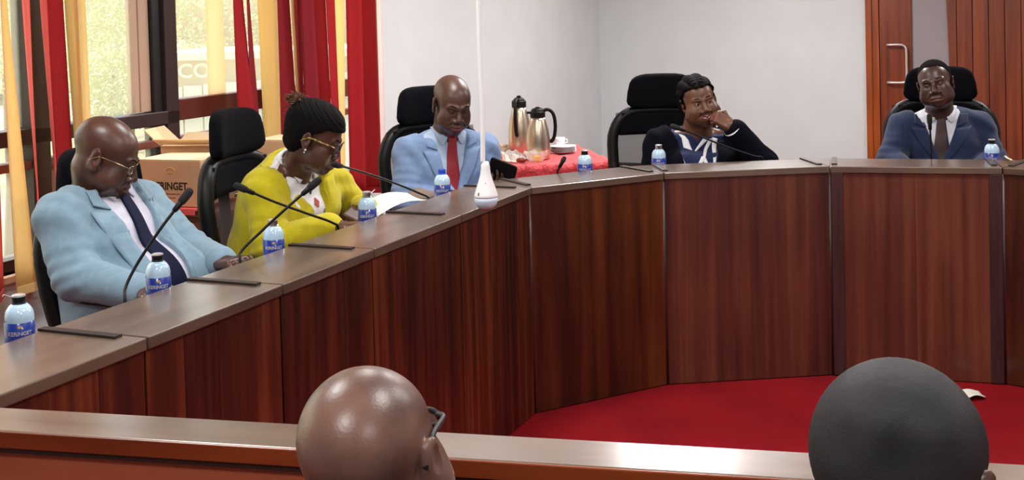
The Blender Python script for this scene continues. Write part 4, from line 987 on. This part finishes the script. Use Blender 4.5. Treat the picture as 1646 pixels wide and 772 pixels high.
    def garment(s, name, m_, off, wedge=None, neck=None, sleeve=.93, step=.0065, fold=.003, fr=22, hem=.50, seed=1, extra=None, arm_off=None, cutneck=None, elbow_folds=True):
        J = s.J; pts = np.array([v for v in J.values() if v is not None]); lo = pts.min(0)-.2; hi = pts.max(0)+.2; hi[2] = s.J['neck'][2]+.13; lo[2] = hem-.02
        G = Grid(lo, hi, step); s.torso(G, off, sleeve=sleeve, arm_off=arm_off)
        if neck:
            r, h = neck; a = J['neck']; b = s.H.P((0, -.022, -.045)); d = (b-a)/np.linalg.norm(b-a); G.op(C_(a-d*.03, a+d*h, r+.016, r), .03)
            G.cut(lambda X, Y, Z: np.where(((X-a[0])**2+(Y-a[1])**2 < .14**2), (X-a[0])*d[0]+(Y-a[1]-0*d[1])*d[1]+(Z-a[2])*d[2]-h-.0-.25*np.minimum(0, (a[1]+.0-Y))*0, -1.))
            ir = r-.011; G.op(C_(a+d*(-.0), a+d*(h+.12), ir, ir), .006, '-')
        if extra: extra(G, s)
        if wedge:
            zt, wt, zb, xc, slope = wedge[:5]; wmin = wedge[5] if len(wedge) > 5 else -1.
            def wf(X, Y, Z):
                w_ = np.maximum(wmin, wt*np.clip((Z-zb)/(zt-zb), 0, 1.15)); x0 = xc+slope*(zt-Z); return np.maximum(np.abs(X-x0)-w_, np.maximum((zb if wmin < 0 else 0)-Z, J['neck'][1]+.0-Y+.02*0))
            sl = (slice(None),)*3; X, Y, Z = G._co(sl); d = -wf(X, Y, Z); G.f = np.maximum(G.f, d.astype(np.float32))
        G.cut(lambda X, Y, Z: hem-Z+0*X+0*Y)
        s.last = G; P, F = G.mesh(); Nn = normals(G, P); am = np.ones(len(P))
        if fold:
            dsp = fold*wob(P, fr, seed)
            if elbow_folds:
                for e, w_, q in ((J['ell'], J['wrl'], J['shl']), (J['elr'], J['wrr'], J['shr'])):
                    if e is None: continue
                    ax = (e-q)/np.linalg.norm(e-q); t = (P-e)@ax; dd = np.linalg.norm(P-e, axis=1); dsp += .0045*np.sin(t*150+2*np.sin((P@np.array([9, 7, 5]))*2))*np.exp(-(dd/.085)**2)
                    dq = np.linalg.norm(P-q, axis=1); dsp += .003*np.sin((P@(np.cross(ax, [0, 1, 0])*70+ax*60)))*np.exp(-((dq-.08)/.05)**2)
            P = P+Nn*dsp[:, None]
        return mesh_obj(name, P, F, m_, s.root)
    def hair(s, name, m_, t, keep, step=.0035, disp=None, extra=None, parent=None, box=None):
        H = s.H; c = s.J['head']; bb = np.array(box or (.14, .15, .17)); G = Grid(c-bb, c+bb, step)
        G.op(H.e((0, -.020, .043), (.077+t, .096+t, .081+t)), .01).op(H.e((0, .030, .030), (.064+t, .055+t, .060+t)), .03)
        if extra: extra(G, H)
        X, Y, Z = G._co((slice(None),)*3); sh = G.f.shape; V = np.stack([np.broadcast_to(q, sh) for q in (X, Y, Z)], -1).reshape(-1, 3); h = H.inv(V)
        G.f = np.maximum(G.f, (keep(h)*H.k).reshape(sh).astype(np.float32)); P, F = G.mesh()
        if disp is not None: P = P+normals(G, P)*disp(H.inv(P))[:, None]
        return mesh_obj(name, P, F, m_, parent or s.root)
CHAIRS = [chair(*a) for a in CH_SPEC]
def cloth(name, rgb, **k): return mat(name, rgb, noise=.03, nscale=40, bump=.25, bscale=700, rough=.85, sheen=.15, spec=.25, **k)
M_SH = cloth('white_shirt', (214, 216, 226)); M_SHG = cloth('pale_grey_shirt', (196, 196, 212)); M_TRS = cloth('dark_trousers', (30, 32, 44)); 
def tie(b, m_, G, z0, z1, x0, x1, w0=.017, w1=.042, off=.006):
    n = 6; rows = []
    for i in range(n+1):
        t = i/n; z = z0+(z1-z0)*t; x = x0+(x1-x0)*t; w_ = w0+(w1-w0)*min(1, t*1.1); rows.append((z, x-w_, x+w_))
    o = drape(G, rows, m_, 'tie', b.root, off=off, thick=.006)
    y, _ = G.front([x0], [z0+.008]); MB().ball((x0, float(y[0])+off+.002, z0+.012), (.021, .012, .019), 14).build('knot', m_, o, smooth=True); return o
def collar(b, m_, G, z, x, h=.045, sp=.038, w=.05, parent=None):
    for q in (-1, 1):
        rows = [((z+h, x+q*.052), (z+h*.95, x+q*.075)), ((z+h*.35, x+q*.018), (z+h*.25, x+q*.070)), ((z-.018, x+q*.030), (z-.008, x+q*.062)), ((z-.032, x+q*.045), (z-.03, x+q*.05))]
        if q < 0: rows = [(r[1], r[0]) for r in rows]
        drape(G, rows, m_, 'collar_wing', parent or b.root, off=.008, thick=.003)
def lapels(b, m_, G, wedge, wl=.075, zn=.07, off=.004, par=None):
    zt, wt, zb, xc, sl = wedge[:5]; wm = wedge[5] if len(wedge) > 5 else 0.; X = lambda z: xc+sl*(zt-z); Wd = lambda z: max(wm, wt*max(0, min(1.15, (z-zb)/(zt-zb))))
    for q in (-1, 1):
        z1 = zt-zn
        def row(z, w_, dz=0): a = X(z)+q*(Wd(z)-.004); c = X(z)+q*(Wd(z)+w_); return ((z, a), (z+dz, c)) if q > 0 else ((z+dz, c), (z, a))
        H_ = z1-zb
        drape(G, [row(z1, wl, .012), row(z1-H_*.35, wl*.82), row(z1-H_*.7, wl*.5), row(zb+.004, .008)], m_, 'lapel', par or b.root, off=off, thick=.0035)
        drape(G, [row(zt+.0, .035, .0), row(zt-zn*.5, wl*.62, .01), row(z1+.006, wl*.72, .022)], m_, 'collar_leaf', par or b.root, off=off+.001, thick=.0035)
def glasses(b, rim, lensm, tf=1.3, tx=0., w=.026, h=.018, y=.098, z=-.002, r=.0016, temple=None, half=False):
    H = b.H; o = None
    def ringp(q): return [H.P((q*.032+w*math.copysign(abs(math.cos(a))**.75, math.cos(a)), y-.010*((math.cos(a)*q+.3)**2)*.5, z+h*math.copysign(abs(math.sin(a))**.75, math.sin(a)))) for a in np.linspace(0, 2*PI, 25)[:-1]]
    f = MB()
    for q in (-1, 1): f.tube(ringp(q), r*H.k, 6, closed=True)
    f.tube([H.P((-.0075, y-.001, z+.004)), H.P((0, y+.002, z+.007)), H.P((.0075, y-.001, z+.004))], r*1.1, 6)
    o = f.build('glasses', rim, b.root, smooth=True)
    for q in (-1, 1):
        p = ringp(q); MB().add(p, [tuple(range(len(p)))]).build('lens', lensm, o)
        MB().tube(smooth_path([H.P((q*.058, y-.008, z+.006)), H.P((q*.075, y-.03, z+.010)), H.P((q*(.083-tx), .03, z+.012)), H.P((q*(.086-tx), -.005, z+.010)), H.P((q*(.082-tx), -.03, z-.012))], 4), r*tf*H.k, 6).build('temple', temple or rim, o, smooth=True)
    return o
def watch(b, p, d, r, m_, name='wristwatch'):
    d = np.array(d)/np.linalg.norm(d); q = Vector(d).to_track_quat('Z', 'Y').to_matrix().to_4x4(); M = Matrix.Translation(Vector(p)) @ q
    o = xf(MB().lathe([(r, -.009), (r+.003, -.008), (r+.003, .008), (r, .009)], 24, cap=False), M).build(name, m_, b.root, smooth=True)
    return o, M
def Wp(px, py, Y): return at(px, py, Y)
ZUP = np.array([0, 0, 1.])

# ---- man in the pale blue suit, nearest at the left
J = dict(head=Wp(170, 252, 3.72), neck=Wp(160, 306, 3.78), pelvis=Wp(212, 520, 3.72), shl=Wp(226, 318, 3.96), shr=Wp(98, 340, 3.58), ell=Wp(306, 405, 3.93), elr=Wp(122, 446, 3.52), wrl=Wp(358, 424, 3.72), wrr=Wp(232, 470, 3.42))
J['pelvis'][2] = .60
b1 = Body('bald person with glasses in pale blue suit and navy tie, head bowed', J['pelvis'], deg(-28), SKIN['p1'], J, dict(rot=(deg(6), deg(-25), deg(0)), k=.99, fat=.010, neckr=.068, mouth=.027), bulk=1.28, belly=.055)
u_l = b1.RT @ (at(392, 421, 3.62)-at(358, 424, 3.72)); u_r = b1.RT @ (at(272, 470, 3.36)-at(232, 470, 3.42))
b1.hands = [((b1.J['wrl'], u_l, (0, .2, -1)), dict(side=1, k=1.05, curl=(.3, .4, .3))), ((b1.J['wrr'], u_r, (0, .2, -1)), dict(side=-1, k=1.0, curl=(.4, .5, .4)))]
b1.body(hand_boxes=[(b1.J['wrl']+u_l/np.linalg.norm(u_l)*.09, .09)])
b1.legs(cloth('suit_trousers_grey', (52, 46, 46)))
nz = b1.J['neck'][2]
b1.garment('shirt', M_SHG, .0, neck=(.075, .055), sleeve=.97, hem=.56, fold=.0015, seed=4)
GS = b1.last; par = b1.root
M_S1 = cloth('pale_blue_suit', (126, 154, 172))
nx = b1.J['neck'][0]; wd = (nz+.02, .100, .62, nx, -nx*.5/(nz-.6), .062)
J1 = b1.garment('jacket', M_S1, .017, wedge=wd, neck=(.092, .022), fold=.004, fr=16, hem=.52, seed=2)
lapels(b1, M_S1, b1.last, wd, wl=.075, par=J1)
tie(b1, mat('navy_tie', (8, 14, 46), bump=.2, bscale=500, rough=.7, spec=.15), GS, nz+.016, .70, nx, nx*.6)
collar(b1, M_SHG, GS, nz+.01, nx)
glasses(b1, mat('gold_rim', (190, 170, 130), metal=.9, rough=.25), see_through('clear_lens', (235, 235, 225), .85, rough=.05), w=.022, h=.015, r=.0010)
wl_ = b1.J['wrl']; dl = wl_-b1.J['ell']; watch(b1, wl_+dl/np.linalg.norm(dl)*.012, dl, .034, M_CHROME)
drape(b1.last, [(nz-.13, -.175, -.10), (nz-.145, -.175, -.10)], M_S1, 'pocket_welt', J1, off=.002, thick=.003)

# ---- woman in the yellow blazer
J = dict(head=Wp(506, 222, 4.16), neck=Wp(470, 268, 4.24), pelvis=Wp(424, 470, 4.36), shl=Wp(530, 286, 4.42), shr=Wp(425, 296, 4.10), ell=Wp(592, 350, 4.42), elr=Wp(436, 396, 4.02), wrl=Wp(588, 342, 4.30), wrr=Wp(538, 366, 3.98))
J['pelvis'][2] = .60; J['ell'] = Wp(600, 372, 4.55); J['wrl'] = Wp(583, 334, 4.36)
b2 = Body('person in bright yellow blazer with patterned glasses and brown hair bun', J['pelvis'], deg(-25), SKIN['p2'], J, dict(rot=(deg(-4), deg(-24), deg(0)), k=.95, fem=1, fat=.004, neckr=.050, mouth=.024, brow=.003), bulk=1.12, belly=.03, bust=.03)
u_l = b2.RT @ (at(566, 350, 4.30)-at(583, 334, 4.36)); u_r = b2.RT @ (at(575, 364, 3.96)-at(538, 366, 3.98))
b2.hands = [((b2.J['wrl'], u_l, b2.RT @ np.array([-.3, .2, -1])), dict(side=1, k=.95, curl=(.6, .8, .5))), ((b2.J['wrr'], u_r, (0, .1, -1)), dict(side=-1, k=.95, curl=(.25, .35, .3)))]
b2.body(hand_boxes=[(b2.J['wrl']+[.03, .03, -.02], .085), (b2.J['wrr']+u_r/np.linalg.norm(u_r)*.07, .09)])
b2.legs(M_TRS); nz = b2.J['neck'][2]
M_BL = mat('print_blouse', (224, 224, 228), rgb2=(214, 210, 214), nscale=20, rough=.6)
b2.garment('blouse', M_BL, .0, neck=(.062, .035), sleeve=.98, hem=.56, fold=.002, seed=5, wedge=(nz+.03, .045, nz-.05, b2.J['neck'][0], 0)); GS = b2.last
M_Y = cloth('yellow_blazer', (190, 176, 24))
nx = b2.J['neck'][0]; wd = (nz+.02, .085, .74, nx, -nx*.5/(nz-.6))
J2 = b2.garment('blazer', M_Y, .018, wedge=wd, neck=(.080, .006), fold=.0045, fr=15, hem=.50, seed=9, sleeve=.90)
lapels(b2, M_Y, b2.last, wd, wl=.06, par=J2)
collar(b2, M_BL, GS, nz-.02, nx, h=.06)
for (x, z, s_, c) in ((-.05, nz-.03, .012, (180, 110, 80)), (.035, nz-.075, .014, (30, 30, 42)), (.02, nz-.13, .010, (160, 70, 60)), (-.03, nz-.10, .011, (60, 60, 72)), (.045, nz-.02, .012, (30, 28, 40)), (.0, nz-.17, .01, (120, 120, 130))):
    drape(GS, [(z+s_*1.6, x-.003, x+.003), (z+s_*.3, x-s_, x+s_*.6), (z-s_*.6, x-s_*.5, x+s_), (z-s_*1.7, x-.002, x+.002)], mat('print_%d' % c[0], c, rough=.6), 'print_motif', b2.root, off=.0025, thick=.001)
glasses(b2, mat('dark_maroon_rim', (52, 14, 18), rough=.3), see_through('smoky_lens', (50, 22, 26), .45, rough=.05), w=.029, h=.022, y=.102, r=.0030, tf=1.15, temple=mat('gold_pattern', (206, 176, 110), rgb2=(70, 46, 26), nscale=80, metal=.5, rough=.3))
def keep_f(h):      # sleek hair swept back, ear and face free
    x, y, z = h[:, 0], h[:, 1], h[:, 2]; line = .066-.62*np.maximum(0, .055-y)-.0*np.abs(x)
    face = np.where(y > -.005, (.060-np.maximum(0, .05-y)*.80)-z, -.085-z)
    return np.maximum(face, -.085-z)
b2.hair('hair', M_HAIR, .0045, keep_f, disp=lambda h: .0007*np.sin(h[:, 2]*300+h[:, 1]*210+8*h[:, 0])+.0006*np.sin(h[:, 2]*520+h[:, 1]*300),
        extra=lambda G, H: G.op(H.e((0, -.055, -.02), (.070, .06, .062)), .03).op(H.e((0, -.055, .055), (.079, .074, .075)), .03).op(H.e((0, .0, .06), (.080, .088, .078)), .03))
H = b2.H; bun = MB(); rr = random.Random(4)
for k in range(320):
    p = Vector(H.P((rr.uniform(-.012, .012), -.110+rr.uniform(-.012, .012), .098+rr.uniform(-.012, .012)))); a = rr.random()*6.28; e = rr.uniform(-.3, 1.3)
    d = Vector(H.R @ np.array([math.cos(a)*math.cos(e)*.8, -.35+math.sin(a)*math.cos(e)*.7, math.sin(e)])).normalized(); c1 = Vector(H.R @ np.array([rr.uniform(-1, 1), rr.uniform(-1, 1), rr.uniform(-1, .3)]))*.014
    bun.tube([p, p+d*.020+c1*.4, p+d*.027+c1*1.1, p+d*.029+c1*1.7], [.0026, .0022, .0016, .0006], 4)
bun.ball(H.P((0, -.110, .098)), (.027, .025, .031), 12); bn = bun.build('hair_bun', mat('brown_hair', (98, 64, 46), rough=.8), b2.root, smooth=True); bn['label'] = 'frizzy brown hair bun'
for q in (1,): MB().ball(H.P((.088, .0, -.037)), .0042, 10).ball(H.P((.0875, -.001, -.047)), .0032, 8).build('earring', mat('pearl', (240, 236, 226), rough=.15), b2.root, smooth=True)
wr = b2.J['wrr']; dl = wr-b2.J['elr']; o, M = watch(b2, wr-dl/np.linalg.norm(dl)*.0, dl, .031, M_PLASW)
xf(MB().box(-.012, .012, -.040, -.032, -.012, .012), M).build('watch_face', mat('watch_glass', (70, 84, 100), rough=.1), o)

# ---- man with the red tie reading a tablet
J = dict(head=Wp(726, 168, 5.20), neck=Wp(718, 222, 5.27), pelvis=Wp(700, 400, 5.30), shl=Wp(776, 232, 5.36), shr=Wp(658, 238, 5.18), ell=Wp(792, 300, 5.30), elr=Wp(652, 322, 5.10), wrl=Wp(795, 296, 5.16), wrr=Wp(735, 326, 5.06))
J['pelvis'][2] = .60; J['ell'] = Wp(800, 320, 5.36); J['wrl'] = Wp(786, 297, 5.16)
b3 = Body('bald person in light blue suit with red tie looking down at a tablet', J['pelvis'], deg(-68), SKIN['p3'], J, dict(rot=(deg(-66), deg(-20), deg(-3)), k=1.0, fat=.006, neckr=.060, mouth=.025, lipm=mat('rosy_lip', (116, 62, 60), rough=.4)), bulk=1.08, belly=.02)
tabc = at(806, 281, 5.08)
u_l = b3.RT @ (at(806, 292, 5.06)-at(786, 297, 5.16)); u_r = b3.RT @ (at(775, 320, 5.02)-at(735, 326, 5.06))
b3.hands = [((b3.J['wrl'], u_l, b3.RT @ np.array([.1, -.2, 1])), dict(side=-1, k=.92, curl=(.5, .6, .4))), ((b3.J['wrr'], u_r, (0, .1, -1)), dict(side=-1, k=.95, curl=(.3, .5, .4)))]
b3.body(hand_boxes=[(b3.J['wrl']+u_l/np.linalg.norm(u_l)*.07, .09), (b3.J['wrr']+u_r/np.linalg.norm(u_r)*.07, .09)])
b3.legs(M_TRS); nz = b3.J['neck'][2]
M_SB = cloth('pale_blue_shirt', (176, 196, 222))
b3.garment('shirt', M_SB, .0, neck=(.067, .05), sleeve=.97, hem=.56, fold=.002, seed=6); GS = b3.last
M_S3 = cloth('light_blue_suit', (118, 142, 180))
nx = b3.J['neck'][0]; wd = (nz+.02, .088, .76, nx, -nx*.5/(nz-.6))
J3 = b3.garment('jacket', M_S3, .017, wedge=wd, neck=(.082, .022), fold=.004, fr=17, hem=.52, seed=12)
lapels(b3, M_S3, b3.last, wd, wl=.072, par=J3)
tie(b3, mat('red_tie', (138, 14, 34), bump=.3, bscale=500, rough=.55), GS, nz+.014, .72, nx, nx*.6)
collar(b3, M_SB, GS, nz+.01, nx)
b3.hair('hair_stubble', mat('grey_stubble', (74, 62, 58), noise=.2, nscale=60, bump=.4, bscale=900, rough=.7), .0012, lambda h: np.maximum(.0-h[:, 2]+.3*(h[:, 1]), h[:, 1]-.02-.0*h[:, 2])) if False else None
tb3 = thing('tablet', 'black tablet held by the man with red tie', 'tablet', tuple(tabc-np.array([0, 0, .0])))
tm = Matrix.Rotation(deg(-14), 4, 'Z') @ Matrix.Rotation(deg(-50), 4, 'X') @ Matrix.Rotation(deg(12), 4, 'Y')
superq((0, 0, 0), (.062, .0045, .085), .18, .18).build('back_shell', M_BLACK, tb3, smooth=False, bevel=.001); tb3.rotation_euler = (deg(38), deg(22), deg(-10))
MB().box(-.055, .055, .0046, .0052, -.077, .077).build('screen', mat('screen_glass', (24, 26, 34), rough=.08, coat=1.), tb3)
MB().lathe([(.0055, -.0056), (.005, -.006), (0, -.006)], 12).build('camera_lens', M_CHROME, tb3).location = (.045, 0, .068)

# ---- woman in the black cardigan, chin resting on her hand
J = dict(head=Wp(1122, 163, 5.66), neck=Wp(1118, 214, 5.72), pelvis=Wp(1122, 400, 5.78), shl=Wp(1184, 222, 5.74), shr=Wp(1062, 224, 5.70), ell=Wp(1226, 262, 5.55), elr=Wp(1046, 300, 5.62), wrl=Wp(1176, 203, 5.50), wrr=Wp(1110, 300, 5.44))
J['pelvis'][2] = .60
b4 = Body('smiling person with braided hair in black cardigan, hand at mouth', J['pelvis'], deg(-92), SKIN['p4'], J, dict(rot=(deg(-82), deg(-3), deg(12)), k=.97, fem=1, fat=.022, neckr=.060, mouth=.034, smile=.014, lipm=mat('warm_lip', (112, 62, 54), rough=.4), eyes='open', gaze=(-.28, 0), brow=.003), bulk=1.22, belly=.04, bust=.035)
u_l = b4.RT @ (at(1147, 186, 5.50)-at(1178, 204, 5.50)); u_r = b4.RT @ np.array([.2, -1, 0])
b4.hands = [((b4.J['wrl'], u_l, b4.RT @ np.array([-.25, .75, -.55])), dict(side=-1, k=.92, curl=(.9, 1.3, .8), thumb=(.7, .4))), ((b4.J['wrr'], u_r, (0, 0, -1)), dict(side=-1, k=.92))]
b4.body(hand_boxes=[(b4.J['wrl']+u_l/np.linalg.norm(u_l)*.06, .085)])
b4.legs(M_TRS); nz = b4.J['neck'][2]
M_NV = cloth('navy_top', (24, 36, 74))
b4.garment('blouse', M_NV, .0, neck=(.072, .012), sleeve=.9, hem=.56, fold=.002, seed=8, wedge=(nz+.03, .05, nz-.035, b4.J['neck'][0], 0)); GS = b4.last
M_WP = mat('white_print', (222, 224, 228), rough=.6)
nx = b4.J['neck'][0]
def branch(pts, w0, w1):
    n = len(pts)-1
    rows = [((z-(.3*(w0+(w1-w0)*i/n)), nx+x-(w0+(w1-w0)*i/n)), (z+(.3*(w0+(w1-w0)*i/n)), nx+x+(w0+(w1-w0)*i/n))) for i, (x, z) in enumerate(pts)]
    drape(GS, [((nz+a[0], a[1]), (nz+b[0], b[1])) for a, b in rows], M_WP, 'print_branch', b4.root, off=.003, thick=.0012, nu=3)
for pts, w0, w1 in (([(-.075, .01), (-.06, -.03), (-.035, -.07), (-.02, -.11)], .010, .006), ([(-.085, -.02), (-.075, -.07), (-.07, -.12), (-.06, -.16)], .013, .003),
                    ([(-.02, -.10), (-.035, -.14), (-.05, -.19), (-.06, -.24)], .009, .013), ([(-.02, -.10), (.0, -.13), (.03, -.16), (.06, -.20)], .009, .010),
                    ([(.0, -.14), (-.005, -.17), (-.015, -.20), (-.02, -.24)], .006, .011), ([(.035, -.17), (.025, -.20), (.03, -.24)], .006, .010),
                    ([(.075, .0), (.06, -.02), (.055, -.045), (.05, -.065)], .014, .020), ([(.085, -.10), (.07, -.14), (.075, -.19)], .005, .009), ([(-.04, -.02), (-.01, -.05), (.015, -.075)], .012, .004),
                    ([(-.09, -.17), (-.08, -.21), (-.085, -.25)], .006, .012)):
    branch(pts, w0, w1)
M_CD = mat('black_cardigan', (12, 12, 22), bump=.2, bscale=700, rough=.95, spec=.08)
nx = b4.J['neck'][0]; wd = (nz+.04, .115, .50, nx, -nx*.5/(nz-.6))
J4 = b4.garment('cardigan', M_CD, .018, wedge=wd, neck=(.085, .0), fold=.0035, fr=16, hem=.50, seed=14, sleeve=.86)
dl = b4.J['wrl']-b4.J['ell']; dn_ = dl/np.linalg.norm(dl); watch(b4, b4.J['ell']+dl*.86, dl, .046, M_CD, 'cuff'); o, M = watch(b4, b4.J['ell']+dl*.915, dl, .0465, M_PLASW, 'cuff_stripe')
o.scale = (1, 1, 1)
def keep4(h):
    x, y, z = h[:, 0], h[:, 1], h[:, 2]; return np.maximum(np.where(y > -.01, (.082-np.maximum(0, .05-y)*1.1)-z, -.06-z), -.06-z)
def braids(h):
    a = np.arctan2(h[:, 0], h[:, 2]-.01); return .0055*np.abs(np.sin(a*7))*(1+.25*np.sin(h[:, 1]*330))-.001
b4.hair('braided_hair', M_HAIR, .010, keep4, disp=braids, step=.003)
for q in (-1, 1):
    mb = MB()
    for k in range(3):
        p0 = b4.H.P((q*.078, .005-.02*k, .03)); p1 = b4.H.P((q*.088, -.005-.02*k, -.01)); p2 = b4.H.P((q*.080, -.012-.022*k, -.06)); pth = smooth_path([p0, p1, p2], 6)
        mb.tube(pth, [.006+.0012*(i % 2) for i in range(len(pth))], 7)
    mb.build('side_braids', M_HAIR, b4.root, smooth=True)
tth = MB(); hh = b4.H; tth.tube([hh.P((x, .1040-.9*x*x*8, -.0715+.4*abs(x)*.7)) for x in (-.018, -.009, 0, .009, .018)], [.0008, .0022, .0026, .0022, .0008], 6); tth.build('teeth', mat('teeth', (214, 208, 200), rough=.3), b4.root, smooth=True)
# ---- man in the navy suit at the right
J = dict(head=Wp(1504, 136, 5.74), neck=Wp(1512, 188, 5.80), pelvis=Wp(1512, 400, 5.84), shl=Wp(1572, 196, 5.80), shr=Wp(1452, 198, 5.80), ell=Wp(1596, 258, 5.74), elr=Wp(1432, 256, 5.74), wrl=Wp(1560, 290, 5.48), wrr=Wp(1470, 290, 5.48))
J['pelvis'][2] = .60
b5 = Body('person in navy suit and dark brown tie, eyes lowered, head tilted', J['pelvis'], deg(-108), SKIN['p5'], J, dict(rot=(deg(-116), deg(2), deg(12)), k=.98, fat=.013, neckr=.060, mouth=.028), bulk=1.16, belly=.02)
b5.hands = [((b5.J['wrl'], b5.RT @ np.array([-.5, -1, 0]), (0, 0, -1)), dict(side=1)), ((b5.J['wrr'], b5.RT @ np.array([.3, -1, 0]), (0, 0, -1)), dict(side=-1))]
b5.body(); b5.legs(M_TRS); nz = b5.J['neck'][2]
b5.garment('shirt', M_SH, .0, neck=(.068, .045), sleeve=.97, hem=.56, fold=.0015, seed=7); GS = b5.last
M_S5 = cloth('navy_suit', (32, 45, 74)); nx = b5.J['neck'][0]; wd = (nz+.02, .090, .80, nx, -nx*.5/(nz-.6))
J5 = b5.garment('jacket', M_S5, .017, wedge=wd, neck=(.084, .020), fold=.004, fr=16, hem=.52, seed=21)
lapels(b5, M_S5, b5.last, wd, wl=.075, par=J5)
tie(b5, mat('brown_tie', (52, 36, 36), bump=.3, bscale=500, rough=.5), GS, nz+.020, .80, nx, nx*.7, w0=.016, w1=.042)
collar(b5, M_SH, GS, nz+.012, nx)
def keep_s(h): x, y, z = h[:, 0], h[:, 1], h[:, 2]; return np.where(y > .0, (.092-np.maximum(0, .055-y)*1.2)-z, -.045-z+.0*x)
b5.hair('short_hair', mat('cropped_hair', (20, 16, 17), bump=.8, bscale=500, rough=.95, spec=.08), .003, keep_s)

# ---- two people seated with their backs to the camera
def back_person(label, c, skinm, rot, org, sh, jm, k, hair, **o):
    J = dict(head=c, neck=c+np.array([0, -.03, -.165]), pelvis=np.array([org[0], org[1], .60]), shl=c+np.array([-.19, -.03, -.25]), shr=c+np.array([.19, -.03, -.25]),
             ell=c+np.array([-.25, .03, -.50]), elr=c+np.array([.25, .03, -.50]), wrl=c+np.array([-.12, .16, -.50]), wrr=c+np.array([.12, .16, -.50]))
    b = Body(label, J['pelvis'], deg(90), skinm, J, dict(rot=rot, k=k, **o), bulk=1.1)
    b.hands = [((b.J['wrl'], (.2, 1, 0), (0, 0, -1)), dict(side=-1)), ((b.J['wrr'], (-.2, 1, 0), (0, 0, -1)), dict(side=1))]
    b.body(fine=.0032); b.legs(M_TRS); b.garment('jacket', jm, .012, neck=(.078, .0), fold=.003, hem=.52, seed=3)
    return b
f1 = back_person('bald person with dark glasses seen from behind at bottom centre', at(601, 742, 1.42), SKIN['f1'], (deg(78), deg(4), deg(-9)), (-.19, 1.36), None, cloth('charcoal_jacket', (44, 44, 50)), .97, None, fat=.012, neckr=.066)
glasses(f1, mat('dark_grey_rim', (34, 30, 36), rough=.4, spec=.3), MATS['clear_lens'], w=.030, h=.012, y=.106, z=.008, r=.0038, tf=1.0, tx=.006)
f2 = back_person('person with short cropped dark hair seen from behind at bottom right', at(1453, 780, 1.09), SKIN['f2'], (deg(58), deg(-2), deg(-4)), (.355, 1.04), None, cloth('slate_jacket', (52, 60, 78)), .93, True, fat=.006, neckr=.058)
def keep_b(h): x, y, z = h[:, 0], h[:, 1], h[:, 2]; return np.where(y > .01, (.074-np.maximum(0, .055-y)*1.3)-z, -.075-z)
M_CROP = mat('cropped_grey_hair', (24, 24, 31), rgb2=(42, 36, 40), nscale=14, bump=.5, bscale=1400, rough=.5, spec=.32)
hb_ = f2.hair('cropped_hair', M_CROP, .005, keep_b, disp=lambda h: .00025*np.sin(h[:, 0]*900+h[:, 2]*300)*np.sin(h[:, 1]*700+h[:, 2]*500))
for b, l in ((f1, 'low-backed chair under the bald foreground person'), (f2, 'low-backed chair under the cropped hair foreground person')):
    chair((b.org[0], b.org[1]-.02, 0), deg(90), l, headrest=False)
